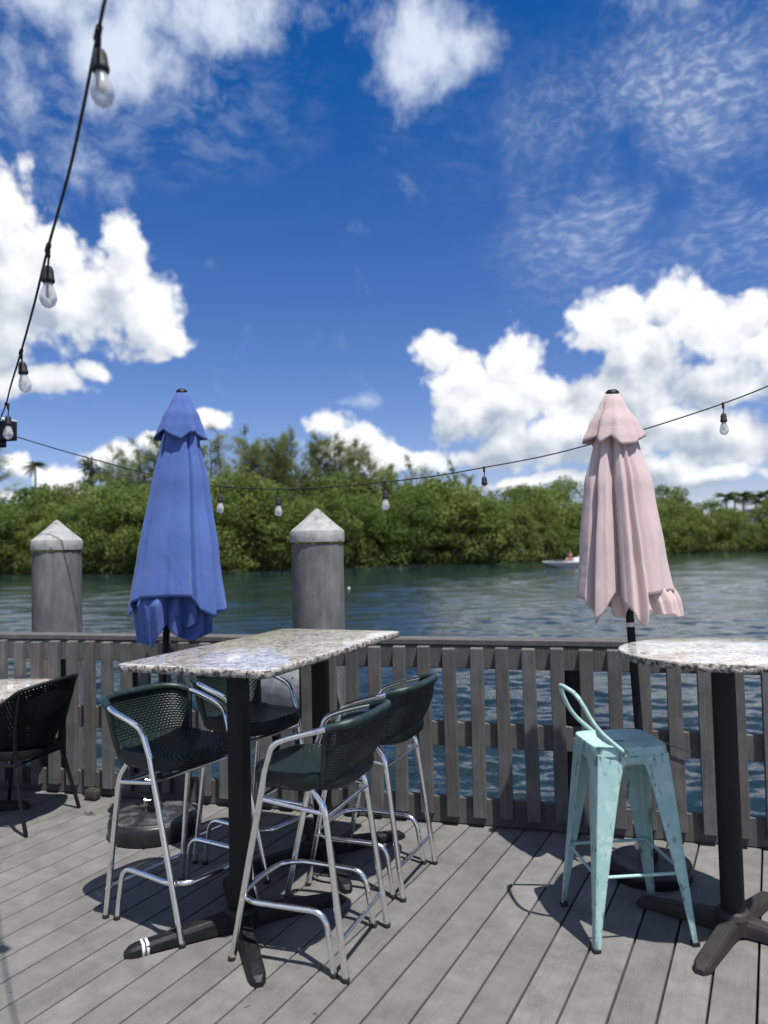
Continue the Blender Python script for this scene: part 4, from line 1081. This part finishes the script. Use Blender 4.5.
# ------------------------------------------------------------------ vegetation
def rv(rr): 
    while True:
        v=Vector((rr.uniform(-1,1),rr.uniform(-1,1),rr.uniform(-1,1)))
        if .05<v.length<1: return v.normalized()
def leaf(bm,lay,p,n,sz,val,rr,asp=1.):
    a=n.orthogonal().normalized(); a.rotate(Matrix.Rotation(rr.uniform(0,6.28),3,n)); b=n.cross(a)
    vs=[bm.verts.new(p+a*sz*.5*x*asp+b*sz*.5*y) for x,y in((-1,-.25),(-.2,-.8),(1,-.1),(.1,.8))]
    for v in vs: v[lay]=val
    bm.faces.new(vs)
def mangrove(seed,H,Rc,nclump=34,per=200,ls=.215):
    rr=random.Random(seed); t=thing('mangrove_tree','','tree',(0,0,0),0)
    bm=B(); base=[]
    clumps=[]
    for i in range(nclump):
        z=H*(.14+.82*(i+rr.random())/nclump); f=z/H; w=Rc*math.sqrt(max(.05,1-((f-.38)/.64)**2))
        a=rr.uniform(0,6.28); q=w*rr.uniform(.45,1.0); clumps.append((Vector((math.cos(a)*q,math.sin(a)*q*.9,z)),rr.uniform(.55,1.05)*Rc*.36,rr.random()))
    for k in range(4):
        c=clumps[rr.randrange(nclump)][0]; a=rr.uniform(0,6.28); tube(bm,smooth_path([(math.cos(a)*.8,math.sin(a)*.8,-.6),(math.cos(a)*.25,math.sin(a)*.25,H*.12),c*.5,c],3),[.11]*3+[.09]*3+[.06]*3+[.03],6)
    link('trunk',bm,'bark',t)
    bm=B(); lay=bm.verts.layers.float.new('rnd')
    for c,r_,v0 in clumps:
        for j in range(per):
            d=rv(rr); d.z=abs(d.z)*.9-.25 if rr.random()<.6 else d.z; d.normalize()
            p=c+Vector((d.x*r_*1.15,d.y*r_*1.1,d.z*r_*.78))*rr.uniform(.72,1.08); n=(d*.8+rv(rr)*.75).normalized()
            leaf(bm,lay,p,n,ls*rr.uniform(.6,1.35),min(1,max(0,v0*.6+rr.random()*.45)),rr)
    link('crown',bm,'leaf',t,recalc=False,shade=False); return t
def pine(seed,H,sp=1.,dens=1.):
    rr=random.Random(seed); t=thing('pine_tree','','tree',(0,0,0),0)
    bm=B(); lean=rr.uniform(-.04,.04); ax=lambda z:Vector((lean*z+.15*math.sin(z*.5+seed),.1*math.cos(z*.4),z))
    tube(bm,[ax(H*k/10) for k in range(11)],[.22*(1-k/11.5) for k in range(11)],7)
    bn=B(); lay=bn.verts.layers.float.new('rnd'); nb=int(34*dens)
    for i in range(nb):
        f=.22+.78*(i+rr.random())/nb; z=f*H; a=rr.uniform(0,6.28); ln=sp*(1-.62*f)*rr.uniform(.5,1.15)*H*.24+.4
        d=Vector((math.cos(a),math.sin(a),rr.uniform(.45,1.1))).normalized(); p0=ax(z); pts=[p0+d*ln*q+Vector((0,0,.10*ln*q*q)) for q in (0,.33,.66,1)]
        tube(bm,pts,[.05,.035,.025,.012],5); v0=rr.random()
        for j in range(int(125*dens)):
            q=rr.uniform(.25,1.08); p=p0+d*ln*q+rv(rr)*(.32+.62*q)*rr.random()*sp; n=rv(rr); dd=(d*.4+rv(rr)*.5+Vector((0,0,-.1))).normalized(); l_=rr.uniform(.35,.75); s_=dd.orthogonal().normalized()*.026
            vs=[bn.verts.new(p-s_),bn.verts.new(p+dd*l_*.5-s_*1.3),bn.verts.new(p+dd*l_),bn.verts.new(p+s_)]
            for v in vs: v[lay]=min(1,v0*.5+rr.random()*.5)
            bn.faces.new(vs)
    link('trunk',bm,'bark',t); link('crown',bn,'needle',t,recalc=False,shade=False); return t
def palm(seed,H,fl_=2.2,nf=22):
    rr=random.Random(seed); t=thing('palm_tree','','tree',(0,0,0),0)
    bm=B(); tube(bm,[(.1*math.sin(k*.3+seed),.0,H*k/8) for k in range(9)],[.17-.006*k for k in range(9)],8); link('trunk',bm,'bark',t)
    bn=B(); lay=bn.verts.layers.float.new('rnd'); c=Vector((.1*math.sin(2.4+seed),0,H))
    for i in range(nf):
        a=6.283*i/nf+rr.uniform(-.2,.2); up=rr.uniform(-.35,1.2); d=Vector((math.cos(a),math.sin(a),up)).normalized(); v0=rr.random()
        pts=[c+d*fl_*q+Vector((0,0,-.95*fl_*.5*q*q)) for q in [k/12 for k in range(13)]]
        for k in range(1,13):
            p=pts[k]; tg=(pts[k]-pts[k-1]).normalized(); sd_=tg.cross(Vector((0,0,1))).normalized(); w=.62*math.sin(PI*min(1,.15+k/12*.85))*fl_/2.2
            for s in(-1,1):
                for m_ in (0,.5):
                    q=p+tg*fl_/12*m_; e=q+sd_*s*w+Vector((0,0,-w*.45))+tg*.25
                    vs=[bn.verts.new(q-tg*.05),bn.verts.new(q+tg*.06),bn.verts.new(e)]
                    for v in vs: v[lay]=v0
                    bn.faces.new(vs)
    link('crown',bn,'palm',t,recalc=False,shade=False); return t
mg=[mangrove(100+i,*a) for i,a in enumerate([(7.5,3.6),(8.5,3.8),(6.5,3.4),(9.0,4.2),(7.0,4.0),(8.0,3.2)])]
used=set()
def place(proto,X,Y,z,sc,label,grp,sz=None):
    o=proto if proto.name not in used else copy_tree(proto)
    used.add(proto.name); o.location=(X,Y,z); o.rotation_euler=(0,0,random.uniform(0,6.28)); o.scale=(sc,sc,sc*(sz or 1)); o['label']=label; o['group']=grp; return o
# target crown top (photo rows) along the far shore, turned into heights in metres
tops=interp([(-400,485),(0,492),(60,496),(110,484),(150,483),(200,480),(260,478),(330,479),(400,482),(450,482),(520,488),(600,497),(680,498),(740,506),(800,504),(1200,498)])
HM=[7.5,8.5,6.5,9.0,7.0,8.0]
GA='mangroves lining the far shore'; GB='rounded trees behind the far mangroves'
x=-95.; k=0
while x<150:
    y0=shoreY(x)
    px=384+x/(y0+2)*F
    for row in range(3):
        X=x+random.uniform(-1.2,1.2)+row*1.3; Y=shoreY(X)+1.5+row*4.2+random.uniform(-.8,.8); px=384+X/Y*F
        Zt=atY(px,tops(px)+(2-row)*7+random.choice((-9,-3,2,4,8,16))+random.uniform(-3,3),Y).z; h=max(3.5,Zt-(WZ+.2)); i=random.randrange(6)
        sc=h/HM[i]; w=min(max(sc*random.uniform(.8,1.25),.7),1.5)
        o=place(mg[i],X,Y,WZ+.25,w,('rounded green mangrove at the water edge of the far shore' if row==0 else 'rounded green tree standing behind the waterside mangroves of the far shore'),(GA if row==0 else GB),sz=sc/w)
    x+=3.9 if x>10 else 3.5
# undergrowth skirt at the waterline
rr=random.Random(77); bm=B(); lay=bm.verts.layers.float.new('rnd'); x=-110.
while x<170:
    y=shoreY(x)+rr.uniform(-.4,1.0); c=Vector((x,y,WZ+rr.uniform(.35,1.3))); r_=rr.uniform(.5,1.1); v0=rr.random()
    for j in range(46):
        d=rv(rr); leaf(bm,lay,c+Vector((d.x*r_*1.3,d.y*r_,d.z*r_*.7)),(d+rv(rr)*.7).normalized(),rr.uniform(.2,.42),v0*.55+rr.random()*.45,rr)
    x+=.42
tag(link('shore_undergrowth',bm,'leaf',recalc=False,shade=False),'low tangled green growth along the far waterline','undergrowth',kind='stuff')
pn=[pine(1,15,1.0,1.0),pine(2,15,.8,.85),pine(3,15,1.25,1.1),pine(4,15,.9,.6),pine(5,15,.75,1.2)]
GP='feathery tall pines behind the left shore'
pl=[(-25,452,0,9),(-6,452,2,9),(140,447,3,10),(158,440,0,12),(200,446,1,12),(222,432,3,13),(242,436,3,14),(262,452,0,11),(275,448,2,12),(292,436,4,13),(308,446,1,12),(322,438,3,14),(338,440,3,12),(354,446,0,13),(372,460,2,11),(395,468,1,12),(412,462,3,13),(455,466,3,14),(232,470,2,10),(300,468,2,9),(340,468,0,9),(118,470,2,13),(185,455,2,11),(430,474,2,15),(470,476,1,13)]
for q in range(18):
    px=random.choice((135,155,215,235,250,290,300,330,350,380))+random.uniform(-20,20); pl.append((px,random.uniform(438,474),random.randrange(5),random.uniform(8,13)))
for px,py,i,db in pl:
    X=(px-384)/F*112; Y=shoreY(X)+db; X=(px-384)/F*Y; h=atY(px,py,Y).z-(WZ+.6)
    place(pn[i],X,Y,WZ+.6,h/15,'tall feathery grey-green pine rising above the left part of the far tree line',GP)
pa=[palm(1,9),palm(2,7,2.6)]
X=(35-384)/F*125; place(pa[0],X,125,WZ+.6,1,'lone tall thin palm against the clouds above the left piling','palms',sz=1).location.z=atY(35,466,125).z-9
o=bpy.data.objects.get('palm_tree'); del o['group']
for q,(px,py) in enumerate(((727,497),(744,496),(756,497),(768,495),(782,496),(735,500),(763,503))):
    Y=172+q*1.5; X=(px-384)/F*Y; o=place(pa[1],X,Y,0,1.35,'dark palm in the cluster above the tree line at the right edge','palms at the right edge'); o.location.z=atY(px,py,Y).z-7*1.35
# dark leafy snag left of the blue umbrella
rr=random.Random(9); p=atY(92,500,118); H=atY(92,456,118).z
t=thing('vine_covered_snag','dark bushy vine covered trunk standing above the trees left of the blue umbrella','tree',(p.x,p.y,WZ+.6))
bm=B(); tube(bm,[(0,0,0),(.1,0,(H-WZ)*.5),(0,0,H-WZ-1.2)],[.25,.2,.12],7); link('trunk',bm,'bark',t)
bm=B(); lay=bm.verts.layers.float.new('rnd')
for c,r_ in ((Vector((-.6,0,H-WZ-2.1)),1.5),(Vector((.2,0,H-WZ-3.6)),1.7),(Vector((1.5,.2,H-WZ-3.5)),1.2),(Vector((-.9,0,H-WZ-5.2)),1.4),(Vector((.3,0,H-WZ-6.8)),1.6)):
    for j in range(420):
        d=rv(rr); leaf(bm,lay,c+Vector((d.x*r_,d.y*r_,d.z*r_*1.0))*rr.uniform(.3,1.1),(d+rv(rr)).normalized(),rr.uniform(.2,.42),rr.random()*.35,rr)
link('crown',bm,'snag_leaf',t,recalc=False,shade=False)
# white house roof between the palms
Y=178; c=atY(752,514,Y)
t=thing('house','white walled house half hidden by trees at the right edge','house',(c.x,c.y,WZ+1))
zt=c.z-(WZ+1)
bm=B(); box(bm,(0,0,(zt-.5)/2),(7,6,zt-.5),bev=.02); link('wall',bm,'white_paint',t)
bm=B(); loft(bm,[[Vector((-4,-3.6,zt-.5)),Vector((4,-3.6,zt-.5)),Vector((4,3.6,zt-.5)),Vector((-4,3.6,zt-.5))],[Vector((-1.5,-.3,zt+1.2)),Vector((1.5,-.3,zt+1.2)),Vector((1.5,.3,zt+1.2)),Vector((-1.5,.3,zt+1.2))]]); link('roof',bm,'white_paint',t,smooth=20)
# bare branches at the waterline
rr=random.Random(5)
bm=B(); c=atZ(78,572,WZ+.3)+Vector((0,-.5,0)); tube(bm,smooth_path([c,c+Vector((2,0,1.2)),c+Vector((4.6,.3,1.3))],4),.09,6); tube(bm,[c+Vector((3,0,1.2)),c+Vector((4.2,0,3.0))],.06,6)
tag(link('driftwood',bm,'bark'),'pale fallen branch at the far waterline right of the left piling','branch')
# leaf litter on deck
p=atZ(88,815,.004)
bm=B(); 
for a_ in(0,1.2,2.4): 
    d=Vector((math.cos(a_),math.sin(a_)*.6,0)); tube(bm,[p+Vector((0,0,.004)),p+d*.025+Vector((0,0,.012)),p+d*.045+Vector((0,0,.004))],[.003,.006,.002],6,sy=.5)
tag(link('dry_leaf',bm,'leaf_dry'),'tiny curled dry leaf on the deck right of the black armchair','leaf')

# ------------------------------------------------------------------ render look
vs_=scene.view_settings; scene.display_settings.display_device='sRGB'; vs_.view_transform='Standard'; vs_.look='None'; vs_.gamma=1; vs_.exposure=.33
scene.render.engine='CYCLES'; scene.cycles.max_bounces=8; scene.cycles.transparent_max_bounces=12; scene.cycles.caustics_reflective=False; scene.cycles.caustics_refractive=False
